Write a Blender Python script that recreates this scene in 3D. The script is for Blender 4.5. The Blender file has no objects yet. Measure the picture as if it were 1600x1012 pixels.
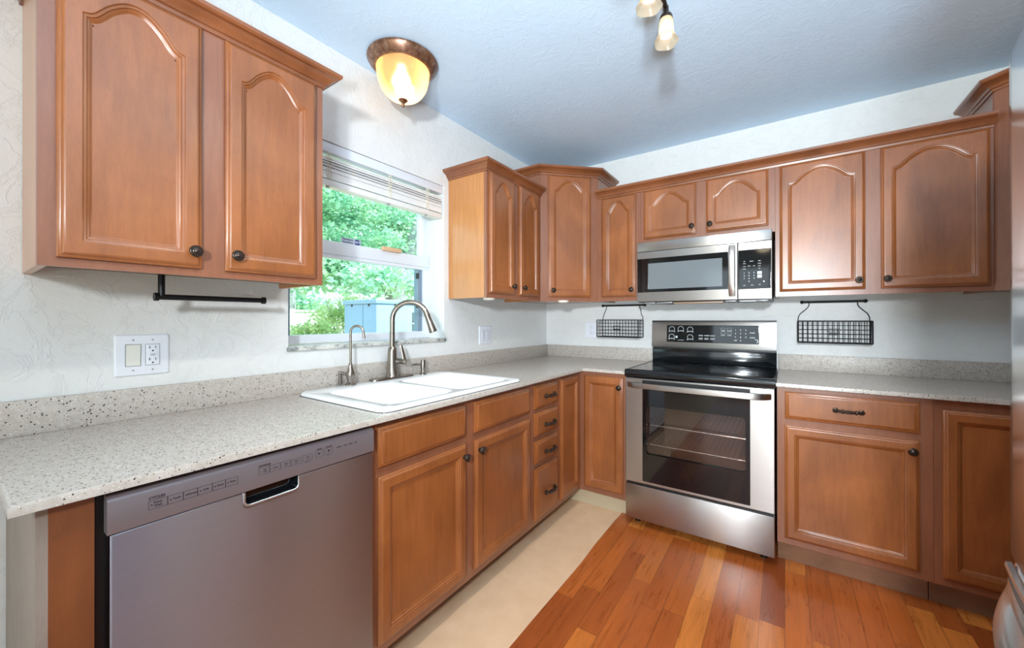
import bpy, bmesh, math, random
from mathutils import Vector, Matrix

# ------------------------------------------------------------------ camera, world, lights
S = bpy.context.scene
COL = S.collection
cam_d = bpy.data.cameras.new('camera')
cam_d.sensor_fit = 'HORIZONTAL'
cam_d.sensor_width = 36.0
cam_d.lens = 605.81 / 1600 * 36.0
cam_d.shift_x = -20.02 / 1600
cam_d.shift_y = -8.49 / 1600
cam_d.clip_start = 0.02
cam = bpy.data.objects.new('camera', cam_d)
COL.objects.link(cam)
CR = Vector((0.83054523, 0.55695024, -0.00102467))
CU = Vector((0.00182921, -0.00088811, 0.99999793))
CF = Vector((-0.55694818, 0.83054539, 0.00175631))
cam.matrix_world = Matrix(((CR.x, CU.x, -CF.x, 1.7352), (CR.y, CU.y, -CF.y, -2.9301),
                           (CR.z, CU.z, -CF.z, 1.2291), (0, 0, 0, 1)))
S.camera = cam
S.view_settings.view_transform = 'Standard'
S.view_settings.look = 'None'
S.view_settings.exposure = 0.1
S.view_settings.gamma = 1.0
S.view_settings.use_curve_mapping = False
S.cycles.max_bounces = 8
S.cycles.diffuse_bounces = 5
S.cycles.glossy_bounces = 5
S.cycles.transmission_bounces = 6
S.cycles.transparent_max_bounces = 12
S.cycles.sample_clamp_indirect = 6.0
S.cycles.caustics_reflective = False
S.cycles.caustics_refractive = False

world = bpy.data.worlds.new('daylight sky')
S.world = world
world.use_nodes = True
bg = world.node_tree.nodes['Background']
bg.inputs[0].default_value = (0.74, 0.90, 1.0, 1)
bg.inputs[1].default_value = 2.2

def light(name, kind, loc, power, color, size=0.1, size_y=None, look=None):
    d = bpy.data.lights.new(name, kind)
    d.energy = power
    d.color = color
    if kind == 'AREA':
        d.shape = 'RECTANGLE'
        d.size = size
        d.size_y = size_y or size
    elif kind == 'SUN':
        d.angle = size
    else:
        d.shadow_soft_size = size
    o = bpy.data.objects.new(name, d)
    COL.objects.link(o)
    o.location = loc
    if look is not None:
        o.rotation_euler = (Vector(look) - Vector(loc)).to_track_quat('-Z', 'Y').to_euler()
    return o

# the photographer's flash, held up behind and to the right of the camera
fl = light('camera_flash', 'SPOT', (1.90, -3.70, 1.65), 270, (0.90, 0.96, 1.0), 0.09, look=(2.0, -0.6, 2.05))
fl.data.spot_size = 2.88
fl.data.spot_blend = 1.0
# added fill spot, aimed up to brighten the ceiling
fb = light('added_ceiling_fill', 'SPOT', (1.95, -3.45, 1.10), 190, (0.80, 0.91, 1.0), 0.12, look=(1.45, -1.45, 2.48))
fb.data.spot_size = 1.9
fb.data.spot_blend = 1.0
light('sunlight', 'SUN', (6, 6, 10), 10.0, (1.0, 0.95, 0.86), 0.01, look=(0, 3, 0))
# daylight entering through the sliding glass door in the rear wall of the room
light('patio_door_daylight', 'AREA', (1.55, -5.22, 1.10), 8, (0.84, 0.93, 1.0), 1.9, 2.0, look=(1.55, 0, 1.15))
# added unseen lamp behind the camera, for warm ambient fill
light('added_warm_fill', 'POINT', (1.5, -4.0, 2.22), 2.5, (1.0, 0.80, 0.55), 0.10)

# ------------------------------------------------------------------ mesh helpers
BASE = {}          # object name -> world position that its local zero stands for

class MB:
    def __init__(s):
        s.v = []
        s.f = []
        s.mi = []
        s.cur = 0
    def add(s, verts, faces, F=None):
        n = len(s.v)
        for p in verts:
            p = Vector(p)
            s.v.append(F @ p if F is not None else p)
        for f in faces:
            s.f.append([n + i for i in f])
            s.mi.append(s.cur)
        return s
    def box(s, a, b, F=None, bevel=0.0):
        x0, x1 = sorted((a[0], b[0])); y0, y1 = sorted((a[1], b[1])); z0, z1 = sorted((a[2], b[2]))
        if bevel <= 0:
            vs = [(x0,y0,z0),(x1,y0,z0),(x1,y1,z0),(x0,y1,z0),(x0,y0,z1),(x1,y0,z1),(x1,y1,z1),(x0,y1,z1)]
            return s.add(vs, [(3,2,1,0),(4,5,6,7),(0,1,5,4),(1,2,6,5),(2,3,7,6),(3,0,4,7)], F)
        bm = bmesh.new()
        bmesh.ops.create_cube(bm, size=1)
        for v in bm.verts:
            v.co = Vector(((x0+x1)/2 + v.co.x*(x1-x0), (y0+y1)/2 + v.co.y*(y1-y0), (z0+z1)/2 + v.co.z*(z1-z0)))
        bmesh.ops.bevel(bm, geom=bm.edges[:], offset=min(bevel, .45*min(x1-x0, y1-y0, z1-z0)), segments=2, profile=.5, affect='EDGES')
        return s.frombm(bm, F)
    def frombm(s, bm, F=None):
        bm.verts.index_update()
        s.add([v.co.copy() for v in bm.verts], [[v.index for v in f.verts] for f in bm.faces], F)
        bm.free()
        return s
    def loft(s, loops, F=None, cap0=False, cap1=False, closed=True):
        n = len(loops[0]); vs = []; fs = []
        for l in loops: vs += list(l)
        for k in range(len(loops)-1):
            for i in range(n if closed else n-1):
                j = (i+1) % n
                fs.append((k*n+i, k*n+j, (k+1)*n+j, (k+1)*n+i))
        if cap0: fs.append(tuple(reversed(range(n))))
        if cap1: fs.append(tuple((len(loops)-1)*n+i for i in range(n)))
        return s.add(vs, fs, F)
    def lathe(s, prof, F=None, seg=24, cap=True, flute=None):
        # prof: (r, w) around the local third axis
        loops = []
        for r, w in prof:
            lp = []
            for i in range(seg):
                a = 2*math.pi*i/seg
                rr = r*(1+(flute(i, r, w) if flute else 0))
                lp.append((rr*math.cos(a), rr*math.sin(a), w))
            loops.append(lp)
        return s.loft(loops, F, cap, cap)
    def tube(s, pts, rad, seg=10, F=None, cap=True, squash=None):
        pts = [Vector(p) for p in pts]
        n = len(pts)
        if not isinstance(rad, (list, tuple)): rad = [rad]*n
        up = None; loops = []
        for i in range(n):
            t = (pts[min(i+1, n-1)] - pts[max(i-1, 0)]).normalized()
            if up is None:
                up = Vector((0,0,1)) if abs(t.z) < .9 else Vector((1,0,0))
            up = (up - t*up.dot(t))
            if up.length < 1e-6: up = t.orthogonal()
            up.normalize(); sd = t.cross(up)
            a_, b_ = (1, 1) if squash is None else squash
            loops.append([pts[i] + (sd*math.cos(2*math.pi*k/seg)*a_ + up*math.sin(2*math.pi*k/seg)*b_)*rad[i] for k in range(seg)])
        return s.loft(loops, F, cap, cap)
    def plate(s, outer, holes, z0, z1, F=None, r=0.0):
        # flat slab with holes in the local xy plane, optional small rounded top edge
        def ring(bm, poly, z):
            vs = [bm.verts.new((p[0], p[1], z)) for p in poly]
            return vs, [bm.edges.new((vs[i], vs[(i+1) % len(vs)])) for i in range(len(vs))]
        bm = bmesh.new()
        if r > 0:
            o2 = inset(outer, r); o1 = inset(outer, r*.3)
            lv = [ring(bm, outer, z0), ring(bm, outer, z1-r), ring(bm, o1, z1-r*.3), ring(bm, o2, z1), ring(bm, inset(outer, r+.0018), z1)]
        else:
            lv = [ring(bm, outer, z0), ring(bm, outer, z1)]
        for a, b in zip(lv, lv[1:]):
            for i in range(len(outer)):
                j = (i+1) % len(outer)
                bm.faces.new((a[0][i], a[0][j], b[0][j], b[0][i]))
        hb = []; ht = []
        for h in holes:
            a = ring(bm, h, z0); b = ring(bm, h, z1)
            hb += a[1]; ht += b[1]
            for i in range(len(h)):
                j = (i+1) % len(h)
                bm.faces.new((b[0][i], b[0][j], a[0][j], a[0][i]))
        bmesh.ops.triangle_fill(bm, edges=lv[-1][1]+ht, use_beauty=True, use_dissolve=False)
        bmesh.ops.triangle_fill(bm, edges=lv[0][1]+hb, use_beauty=True, use_dissolve=False)
        bmesh.ops.recalc_face_normals(bm, faces=bm.faces[:])
        return s.frombm(bm, F)
    def build(s, name, mats, parent=None, smooth=35, base=None):
        if not isinstance(mats, (list, tuple)): mats = [mats]
        b = Vector((0,0,0))
        if parent is not None:
            b = BASE[parent.name]
        elif base is not None:
            b = Vector(base)
        me = bpy.data.meshes.new(name)
        me.from_pydata([tuple(p - b) for p in s.v], [], s.f)
        for m in mats: me.materials.append(m)
        if len(mats) > 1:
            for p, k in zip(me.polygons, s.mi): p.material_index = k
        bm = bmesh.new(); bm.from_mesh(me)
        bmesh.ops.recalc_face_normals(bm, faces=bm.faces[:])
        bm.to_mesh(me); bm.free()
        if smooth:
            me.polygons.foreach_set('use_smooth', [True]*len(me.polygons))
            me.set_sharp_from_angle(angle=math.radians(smooth))
        me.update()
        o = bpy.data.objects.new(name, me)
        COL.objects.link(o)
        BASE[o.name] = b
        if parent is not None: o.parent = parent
        else: o.location = b
        return o

def inset(poly, d):
    n = len(poly); out = []
    ar = sum(poly[i][0]*poly[(i+1) % n][1]-poly[(i+1) % n][0]*poly[i][1] for i in range(n))
    sg = 1 if ar > 0 else -1
    for i in range(n):
        p0 = Vector(poly[i-1][:2]); p = Vector(poly[i][:2]); p1 = Vector(poly[(i+1) % n][:2])
        e0 = (p-p0).normalized(); e1 = (p1-p).normalized()
        n0 = Vector((-e0.y, e0.x))*sg; n1 = Vector((-e1.y, e1.x))*sg
        m = n0+n1
        m = m/max(m.length_squared, .3)*2
        out.append(tuple(p+m*d))
    return out

def rrect(x0, y0, x1, y1, r, k=5):
    rs = r if isinstance(r, (list, tuple)) else [r]*4
    pts = []
    for (cx, cy, a0), q in zip([(x1, y0, -90), (x1, y1, 0), (x0, y1, 90), (x0, y0, 180)], rs):
        ox = cx + (-q if cx == x1 else q); oy = cy + (-q if cy == y1 else q)
        for i in range(k+1):
            a = math.radians(a0+90*i/k)
            pts.append((ox+q*math.cos(a), oy+q*math.sin(a)))
    return pts

def frame(o, u, w):
    u = Vector(u).normalized(); w = Vector(w).normalized(); v = w.cross(u)
    o = Vector(o)
    return Matrix(((u.x, v.x, w.x, o.x), (u.y, v.y, w.y, o.y), (u.z, v.z, w.z, o.z), (0, 0, 0, 1)))
def FL(x, y=0, z=0): return frame((x, y, z), (0,1,0), (1,0,0))       # faces +x  (u = y)
def FB(y, x=0, z=0): return frame((x, y, z), (1,0,0), (0,-1,0))      # faces -y  (u = x)
def FR(x, y=0, z=0): return frame((x, y, z), (0,-1,0), (-1,0,0))     # faces -x  (u = -y)
def UP(x, y, z): return Matrix.Translation((x, y, z))

def thing(name, label, cat, base, group=None, kind=None):
    o = bpy.data.objects.new(name, None)
    o.empty_display_size = .05
    COL.objects.link(o)
    o.location = base
    BASE[o.name] = Vector(base)
    return tag(o, label, cat, group, kind)
def tag(o, label=None, cat=None, group=None, kind=None):
    if label: o['label'] = label
    if cat: o['category'] = cat
    if group: o['group'] = group
    if kind: o['kind'] = kind
    return o
def struct(o): o['kind'] = 'structure'; return o

def sweep(path, prof, left=True):
    # horizontal polyline path [(x,y)], profile [(out, z)]; out is to the right of travel
    n = len(path); loops = []
    P = [Vector(p) for p in path]
    for i in range(n):
        d0 = (P[i]-P[i-1]).normalized() if i > 0 else None
        d1 = (P[i+1]-P[i]).normalized() if i < n-1 else None
        d0 = d0 or d1; d1 = d1 or d0
        n0 = Vector((d0.y, -d0.x)); n1 = Vector((d1.y, -d1.x))
        m = (n0+n1); m = m/m.length_squared*2
        loops.append([(P[i].x+m.x*o, P[i].y+m.y*o, z) for o, z in prof])
    return loops

_fonts = {}
def text_into(mb, s, F, u, v, size, align='CENTER', w=0.0006, bold=0.0, sx=1.0):
    c = bpy.data.curves.new('t', 'FONT')
    c.body = s; c.size = size; c.align_x = align; c.align_y = 'CENTER'
    c.resolution_u = 2; c.offset = bold
    o = bpy.data.objects.new('t', c)
    COL.objects.link(o)
    dg = bpy.context.evaluated_depsgraph_get()
    me = o.evaluated_get(dg).to_mesh()
    vs = [(u+p.co.x*sx, v+p.co.y, w) for p in me.vertices]
    mb.add(vs, [tuple(p.vertices) for p in me.polygons], F)
    o.evaluated_get(dg).to_mesh_clear()
    bpy.data.objects.remove(o); bpy.data.curves.remove(c)
def outline(mb, F, u0, v0, u1, v1, t, w=.0006):
    for a, b in (((u0,v0),(u1,v0+t)), ((u0,v1-t),(u1,v1)), ((u0,v0),(u0+t,v1)), ((u1-t,v0),(u1,v1))):
        mb.add([(a[0],a[1],w),(b[0],a[1],w),(b[0],b[1],w),(a[0],b[1],w)], [(0,1,2,3)], F)
def quad(mb, F, u0, v0, u1, v1, w=.0006):
    mb.add([(u0,v0,w),(u1,v0,w),(u1,v1,w),(u0,v1,w)], [(0,1,2,3)], F)
def ringflat(mb, F, cu, cv, r, t, w=.0006, a0=0, a1=360, seg=24):
    vs = []; fs = []
    for i in range(seg+1):
        a = math.radians(a0+(a1-a0)*i/seg)
        vs += [(cu+(r-t)*math.cos(a), cv+(r-t)*math.sin(a), w), (cu+r*math.cos(a), cv+r*math.sin(a), w)]
        if i: fs.append((2*i-2, 2*i-1, 2*i+1, 2*i))
    mb.add(vs, fs, F)
def disc(mb, F, cu, cv, r, w=.0006, seg=16):
    mb.add([(cu+r*math.cos(2*math.pi*i/seg), cv+r*math.sin(2*math.pi*i/seg), w) for i in range(seg)], [tuple(range(seg))], F)

# ------------------------------------------------------------------ materials
def lin(c):
    return tuple(((v/255)/12.92 if v/255 <= .04045 else ((v/255+.055)/1.055)**2.4) for v in c)
class N:
    def __init__(s, name):
        s.m = bpy.data.materials.new(name)
        s.m.use_nodes = True
        s.t = s.m.node_tree
        s.b = s.t.nodes['Principled BSDF']
        s.out = s.t.nodes['Material Output']
    def n(s, typ, **kw):
        x = s.t.nodes.new(typ)
        for k, v in kw.items():
            if k.startswith('i_'):
                k2 = k[2:]
                x.inputs[int(k2) if k2.isdigit() else k2].default_value = v
            else: setattr(x, k, v)
        return x
    def l(s, a, b): s.t.links.new(a, b)
    def math(s, op, a, b=None, c=None):
        x = s.n('ShaderNodeMath', operation=op)
        for i, q in enumerate((a, b, c)):
            if q is None: continue
            if isinstance(q, (int, float)): x.inputs[i].default_value = q
            else: s.l(q, x.inputs[i])
        return x.outputs[0]
    def mapping(s, scale, coord='Object', loc=(0,0,0)):
        tc = s.n('ShaderNodeTexCoord'); mp = s.n('ShaderNodeMapping')
        mp.inputs['Scale'].default_value = scale
        mp.inputs['Location'].default_value = loc
        s.l(tc.outputs[coord], mp.inputs['Vector'])
        return mp.outputs[0]
    def noise(s, vec, scale, detail=3, rough=.5, dist=0):
        x = s.n('ShaderNodeTexNoise')
        x.inputs['Scale'].default_value = scale; x.inputs['Detail'].default_value = detail
        x.inputs['Roughness'].default_value = rough; x.inputs['Distortion'].default_value = dist
        if vec is not None: s.l(vec, x.inputs['Vector'])
        return x.outputs['Fac']
    def ramp(s, fac, stops, interp='LINEAR'):
        x = s.n('ShaderNodeValToRGB'); cr = x.color_ramp; cr.interpolation = interp
        while len(cr.elements) < len(stops): cr.elements.new(.5)
        for e, (p, c) in zip(cr.elements, stops):
            e.position = p; e.color = (*c, 1) if len(c) == 3 else c
        s.l(fac, x.inputs['Fac'])
        return x.outputs['Color']
    def mix(s, fac, a, b, mode='MIX'):
        x = s.n('ShaderNodeMix', data_type='RGBA', blend_type=mode)
        for i, q in ((0, fac), (6, a), (7, b)):
            if isinstance(q, (int, float)): x.inputs[i].default_value = q
            elif isinstance(q, tuple): x.inputs[i].default_value = (*q, 1) if len(q) == 3 else q
            else: s.l(q, x.inputs[i])
        return x.outputs[2]
    def bump(s, h, strength, dist):
        x = s.n('ShaderNodeBump', i_Strength=strength, i_Distance=dist)
        s.l(h, x.inputs['Height'])
        s.l(x.outputs[0], s.b.inputs['Normal'])
        return x.outputs[0]
    def set(s, **kw):
        for k, v in kw.items():
            k = k.replace('_', ' ')
            s.b.inputs[k].default_value = (*v, 1) if isinstance(v, tuple) and len(v) == 3 and k != 'Radius' else v
        return s

def simple(name, rgb, rough=.5, metal=0.0, spec=.5, coat=0.0):
    x = N(name)
    x.set(Base_Color=lin(rgb), Roughness=rough, Metallic=metal, Coat_Weight=coat)
    x.b.inputs['Specular IOR Level'].default_value = spec
    x.b.inputs['Coat Roughness'].default_value = .1
    return x.m

def wood(name, rgb, dark, grain=(9, 9, .9), rough=.36, coat=.6, mottle=.6):
    x = N(name)
    v = x.mapping(grain)
    v2 = x.mapping((3.2, 3.2, 2.2))
    g = x.noise(v, 7, 5, .6, .4)
    m = x.noise(v2, 1.6, 3, .5, .6)
    fine = x.noise(x.mapping(tuple(q*9 for q in grain)), 8, 2, .5)
    c = x.ramp(g, [(.3, lin(dark)), (.62, lin(rgb))])
    light_ = tuple(min(255, q*1.06+4) for q in rgb)
    c2 = x.ramp(m, [(.3, lin(dark)), (.7, lin(light_))])
    c3 = x.mix(mottle, c, c2)
    c4 = x.mix(.18, c3, x.ramp(fine, [(.35, lin(dark)), (.6, lin(rgb))]))
    x.l(c4, x.b.inputs['Base Color'])
    x.set(Roughness=rough, Coat_Weight=coat)
    x.b.inputs['Coat Roughness'].default_value = .3
    x.bump(g, .06, .002)
    return x.m

M = {}
M['door'] = wood('stained maple', (160, 96, 50), (118, 66, 32))
M['frame'] = wood('stained maple face frame', (148, 95, 68), (126, 78, 54), mottle=.3)
M['crown'] = wood('stained maple crown', (144, 86, 50), (108, 62, 34), grain=(3, 3, 9))
M['honey'] = wood('honey maple veneer', (198, 136, 78), (172, 112, 58), grain=(16, 16, .5), mottle=.2, rough=.28)
M['base_end'] = wood('brown stained end panel', (130, 74, 40), (106, 58, 30), rough=.45)
M['raw'] = wood('grey weathered maple', (150, 138, 128), (126, 114, 104), grain=(14, 14, .6), rough=.6, coat=0)
M['inner'] = wood('dark cabinet underside', (120, 84, 48), (98, 66, 36), rough=.6, coat=0)
M['toe_brown'] = wood('worn brown toe kick', (150, 110, 82), (118, 84, 62), grain=(2, 2, 6), rough=.6, coat=0)
M['toe_cream'] = simple('cream painted toe kick', (205, 190, 160), .55)
M['bronze'] = simple('oil rubbed bronze', (72, 62, 55), .28, .75)
M['black_metal'] = simple('black powder coated metal', (24, 24, 26), .38, .5)
M['wire'] = simple('dark wire', (46, 46, 48), .45, .6)
M['white_plastic'] = simple('white plastic', (232, 236, 244), .35)
M['ivory'] = simple('ivory plastic', (232, 233, 224), .35)
M['slot'] = simple('dark slot', (30, 30, 32), .6)
M['mark'] = simple('printed dark mark', (52, 46, 52), .6)
M['mark_white'] = simple('printed white mark', (214, 222, 226), .5)
M['mark_grey'] = simple('printed grey mark', (120, 118, 118), .5)
M['black'] = simple('black plastic', (14, 14, 16), .4)
M['black_glass'] = simple('black ceramic glass', (10, 12, 15), .05, 0, .6)
M['black_enamel'] = simple('black gloss enamel', (14, 18, 22), .12, 0, .6)
M['mw_window'] = simple('microwave window screen', (112, 120, 124), .12, 0, .6)
M['porcelain'] = simple('white porcelain', (240, 244, 246), .12, 0, .5, .4)
M['sink_seal'] = simple('dark sink seal', (60, 62, 60), .6)
M['window_white'] = simple('white aluminium', (226, 232, 240), .35)
M['sash_grey'] = simple('grey window track', (120, 140, 156), .45)
M['blind'] = simple('white blind slat', (236, 237, 234), .45)
M['cord'] = simple('ivory cord', (222, 216, 196), .8)
M['beech'] = simple('pale wood block', (214, 178, 140), .55)
M['grey_plastic'] = simple('grey plastic', (150, 152, 154), .4, .3)
M['puck'] = simple('white puck plastic', (236, 226, 214), .4)
M['rack'] = simple('chrome rack wire', (200, 196, 192), .2, 1)
M['oven_cavity'] = simple('brown grey oven enamel', (120, 104, 98), .35)
M['dw_panel'] = simple('silver grey painted panel', (130, 122, 126), .32, .4)
M['pale_metal'] = simple('polished edge', (214, 224, 230), .2, .9)

def steel(name, rgb, tang, rough=.30, aniso=.75, streak=(1, 1, 90)):
    x = N(name)
    st = x.noise(x.mapping(streak), 6, 3, .6)
    c = x.ramp(st, [(.3, tuple(q*.93 for q in lin(rgb))), (.7, lin(rgb))])
    x.l(c, x.b.inputs['Base Color'])
    x.set(Metallic=1.0, Roughness=rough, Anisotropic=aniso)
    tv = x.n('ShaderNodeCombineXYZ')
    for i in range(3): tv.inputs[i].default_value = tang[i]
    x.l(tv.outputs[0], x.b.inputs['Tangent'])
    return x.m
M['steel_y'] = steel('brushed stainless along y', (172, 176, 188), (0, 0, 1), .33, 1.0, (60, 1, 130))
M['steel_x'] = steel('brushed stainless along x', (186, 183, 180), (0, 0, 1), .33, .8, (1, 60, 130))
M['steel_v'] = steel('brushed stainless upright', (196, 198, 202), (0, 0, 1), .16, .4, (90, 90, 1))
M['nickel'] = steel('brushed nickel', (158, 150, 140), (0, 0, 1), .26, .3, (40, 40, 4))
M['steel_plain'] = simple('satin steel', (200, 200, 200), .25, 1)

def plaster(name, rgb, strength=.35, dark=None):
    x = N(name)
    v = x.mapping((1, 1, 1))
    big = x.noise(v, 7.5, 6, .62, 1.4)
    ridge = x.math('ABSOLUTE', x.math('SUBTRACT', big, .5))
    r2 = x.ramp(ridge, [(0, (1, 1, 1)), (.035, (.15, .15, .15)), (.2, (0, 0, 0))])
    fine = x.noise(v, 60, 3, .6)
    mid = x.noise(v, 18, 4, .6, .8)
    h = x.math('ADD', x.math('MULTIPLY', r2, .55), x.math('ADD', x.math('MULTIPLY', mid, .8), x.math('MULTIPLY', fine, .12)))
    x.bump(h, strength, .006)
    col = x.ramp(mid, [(.2, tuple(q*.97 for q in lin(rgb))), (.8, lin(rgb))])
    if dark:
        # small stained patches in the corner of the ceiling
        st = x.noise(x.mapping((1, 1, 1)), 5, 2)
        col = x.mix(.15, col, x.ramp(st, [(.4, lin(rgb)), (.8, tuple(q*.8 for q in lin(rgb)))]))
    x.l(col, x.b.inputs['Base Color'])
    x.set(Roughness=.75)
    x.b.inputs['Specular IOR Level'].default_value = .25
    return x.m
M['wall'] = plaster('white textured plaster', (228, 230, 229), .38)
M['ceiling'] = plaster('pale blue grey ceiling plaster', (208, 232, 254), .17, True)
M['reveal'] = simple('white painted reveal', (232, 236, 240), .6)

def quartz(name, rough=.2):
    x = N(name)
    v = x.mapping((1, 1, 1))
    base = x.ramp(x.noise(v, 55, 3, .6), [(.3, lin((176, 169, 160))), (.7, lin((194, 188, 180)))])
    c = base
    for sc, thr, colr, rr in ((430, .80, (178, 162, 148), .42), (300, .95, (222, 215, 206), .36), (230, .92, (140, 118, 102), .34), (240, .87, (96, 74, 64), .40), (165, .925, (48, 38, 38), .34)):
        vo = x.n('ShaderNodeTexVoronoi', i_Scale=float(sc)); x.l(v, vo.inputs['Vector'])
        sp = x.n('ShaderNodeSeparateColor'); x.l(vo.outputs['Color'], sp.inputs[0])
        pick = x.math('GREATER_THAN', sp.outputs[0], thr)
        near = x.math('LESS_THAN', vo.outputs['Distance'], rr)
        c = x.mix(x.math('MULTIPLY', pick, near), c, lin(colr))
    x.l(c, x.b.inputs['Base Color'])
    x.set(Roughness=rough)
    return x.m
M['quartz'] = quartz('speckled beige quartz')
M['splash'] = quartz('honed speckled beige quartz', .42)

def marble():
    x = N('grey veined marble')
    n = x.noise(x.mapping((1, 1, 1)), 22, 5, .65, 1.2)
    x.l(x.ramp(n, [(.35, lin((120, 126, 128))), (.5, lin((196, 196, 190))), (.7, lin((222, 222, 216)))]), x.b.inputs['Base Color'])
    x.set(Roughness=.3)
    return x.m
M['marble'] = marble()

def floor_wood():
    x = N('orange hardwood planks')
    tc = x.n('ShaderNodeTexCoord'); sp = x.n('ShaderNodeSeparateXYZ'); x.l(tc.outputs['Object'], sp.inputs[0])
    W, L = .0862, .62
    px = x.math('DIVIDE', x.math('SUBTRACT', sp.outputs[0], .871), W)
    pi_ = x.math('FLOOR', px); pf = x.math('FRACT', px)
    wn = x.n('ShaderNodeTexWhiteNoise', noise_dimensions='1D'); x.l(pi_, wn.inputs['W'])
    py = x.math('ADD', x.math('DIVIDE', sp.outputs[1], L), x.math('MULTIPLY', wn.outputs['Value'], 7.3))
    bi = x.math('FLOOR', py); bf = x.math('FRACT', py)
    cv = x.n('ShaderNodeCombineXYZ'); x.l(pi_, cv.inputs[0]); x.l(bi, cv.inputs[1])
    w2 = x.n('ShaderNodeTexWhiteNoise', noise_dimensions='2D'); x.l(cv.outputs[0], w2.inputs['Vector'])
    tone = x.ramp(w2.outputs['Value'], [(0, lin((150, 74, 35))), (.3, lin((182, 96, 44))), (.65, lin((198, 108, 48))), (1, lin((224, 138, 64)))])
    # grain, shifted for each board
    off = x.n('ShaderNodeVectorMath', operation='MULTIPLY_ADD')
    x.l(tc.outputs['Object'], off.inputs[0]); off.inputs[1].default_value = (26, 2.2, 1)
    x.l(w2.outputs['Color'], off.inputs[2])
    off2 = x.n('ShaderNodeVectorMath', operation='ADD'); x.l(off.outputs[0], off2.inputs[0])
    sc = x.n('ShaderNodeVectorMath', operation='SCALE'); x.l(w2.outputs['Color'], sc.inputs[0]); sc.inputs['Scale'].default_value = 40
    x.l(sc.outputs[0], off2.inputs[1])
    g = x.noise(off2.outputs[0], 2.2, 6, .65, .9)
    gc = x.ramp(g, [(.25, (.68, .64, .6)), (.5, (.95, .95, .95)), (.75, (1.12, 1.1, 1.05))])
    c = x.mix(1.0, tone, gc, 'MULTIPLY')
    blot = x.noise(off2.outputs[0], .5, 3, .5, .5)
    c = x.mix(.5, c, x.mix(1.0, c, x.ramp(blot, [(.3, (.72, .66, .6)), (.7, (1.1, 1.1, 1.1))]), 'MULTIPLY'))
    e1 = x.math('LESS_THAN', x.math('MINIMUM', pf, x.math('SUBTRACT', 1.0, pf)), .0016/W)
    e2 = x.math('LESS_THAN', x.math('MINIMUM', bf, x.math('SUBTRACT', 1.0, bf)), .0014/L)
    e = x.math('MAXIMUM', e1, e2)
    c = x.mix(x.math('MULTIPLY', e, .55), c, lin((92, 48, 24)))
    x.l(c, x.b.inputs['Base Color'])
    x.l(x.math('ADD', x.math('MULTIPLY', g, .14), .22), x.b.inputs['Roughness'])
    x.b.inputs['Coat Weight'].default_value = .08
    x.b.inputs['Coat Roughness'].default_value = .15
    x.bump(x.math('SUBTRACT', x.math('MULTIPLY', g, .12), e), .25, .0012)
    return x.m
M['floor'] = floor_wood()
def painted_floor():
    x = N('beige painted subfloor')
    v = x.mapping((1, 1, 1))
    c = x.ramp(x.noise(v, 9, 4, .6), [(.3, lin((228, 192, 154))), (.7, lin((238, 204, 168)))])
    vo = x.n('ShaderNodeTexVoronoi', i_Scale=7.0); x.l(v, vo.inputs['Vector'])
    c = x.mix(x.math('LESS_THAN', vo.outputs['Distance'], .02), c, lin((110, 84, 60)))
    x.l(c, x.b.inputs['Base Color'])
    x.set(Roughness=.5)
    return x.m
M['subfloor'] = painted_floor()

def glassy(name, tint, gloss=.08, rough=0.0):
    m = bpy.data.materials.new(name); m.use_nodes = True; t = m.node_tree
    t.nodes.remove(t.nodes['Principled BSDF'])
    tr = t.nodes.new('ShaderNodeBsdfTransparent'); tr.inputs[0].default_value = (*tint, 1)
    gl = t.nodes.new('ShaderNodeBsdfGlossy'); gl.inputs['Roughness'].default_value = rough
    gl.inputs[0].default_value = (1, 1, 1, 1)
    fr = t.nodes.new('ShaderNodeLayerWeight'); fr.inputs[0].default_value = .5
    pw = t.nodes.new('ShaderNodeMath'); pw.operation = 'POWER'; pw.inputs[1].default_value = 5.0
    mu = t.nodes.new('ShaderNodeMath'); mu.operation = 'MULTIPLY_ADD'; mu.inputs[1].default_value = .9; mu.inputs[2].default_value = gloss
    t.links.new(fr.outputs['Facing'], pw.inputs[0])
    t.links.new(pw.outputs[0], mu.inputs[0])
    mx = t.nodes.new('ShaderNodeMixShader')
    t.links.new(mu.outputs[0], mx.inputs[0]); t.links.new(tr.outputs[0], mx.inputs[1]); t.links.new(gl.outputs[0], mx.inputs[2])
    t.links.new(mx.outputs[0], t.nodes['Material Output'].inputs[0])
    return m
M['pane'] = glassy('window glass', (.90, 1.0, 1.0), .03)
M['oven_glass'] = glassy('tinted oven glass', (.86, .80, .77), .05)

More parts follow.
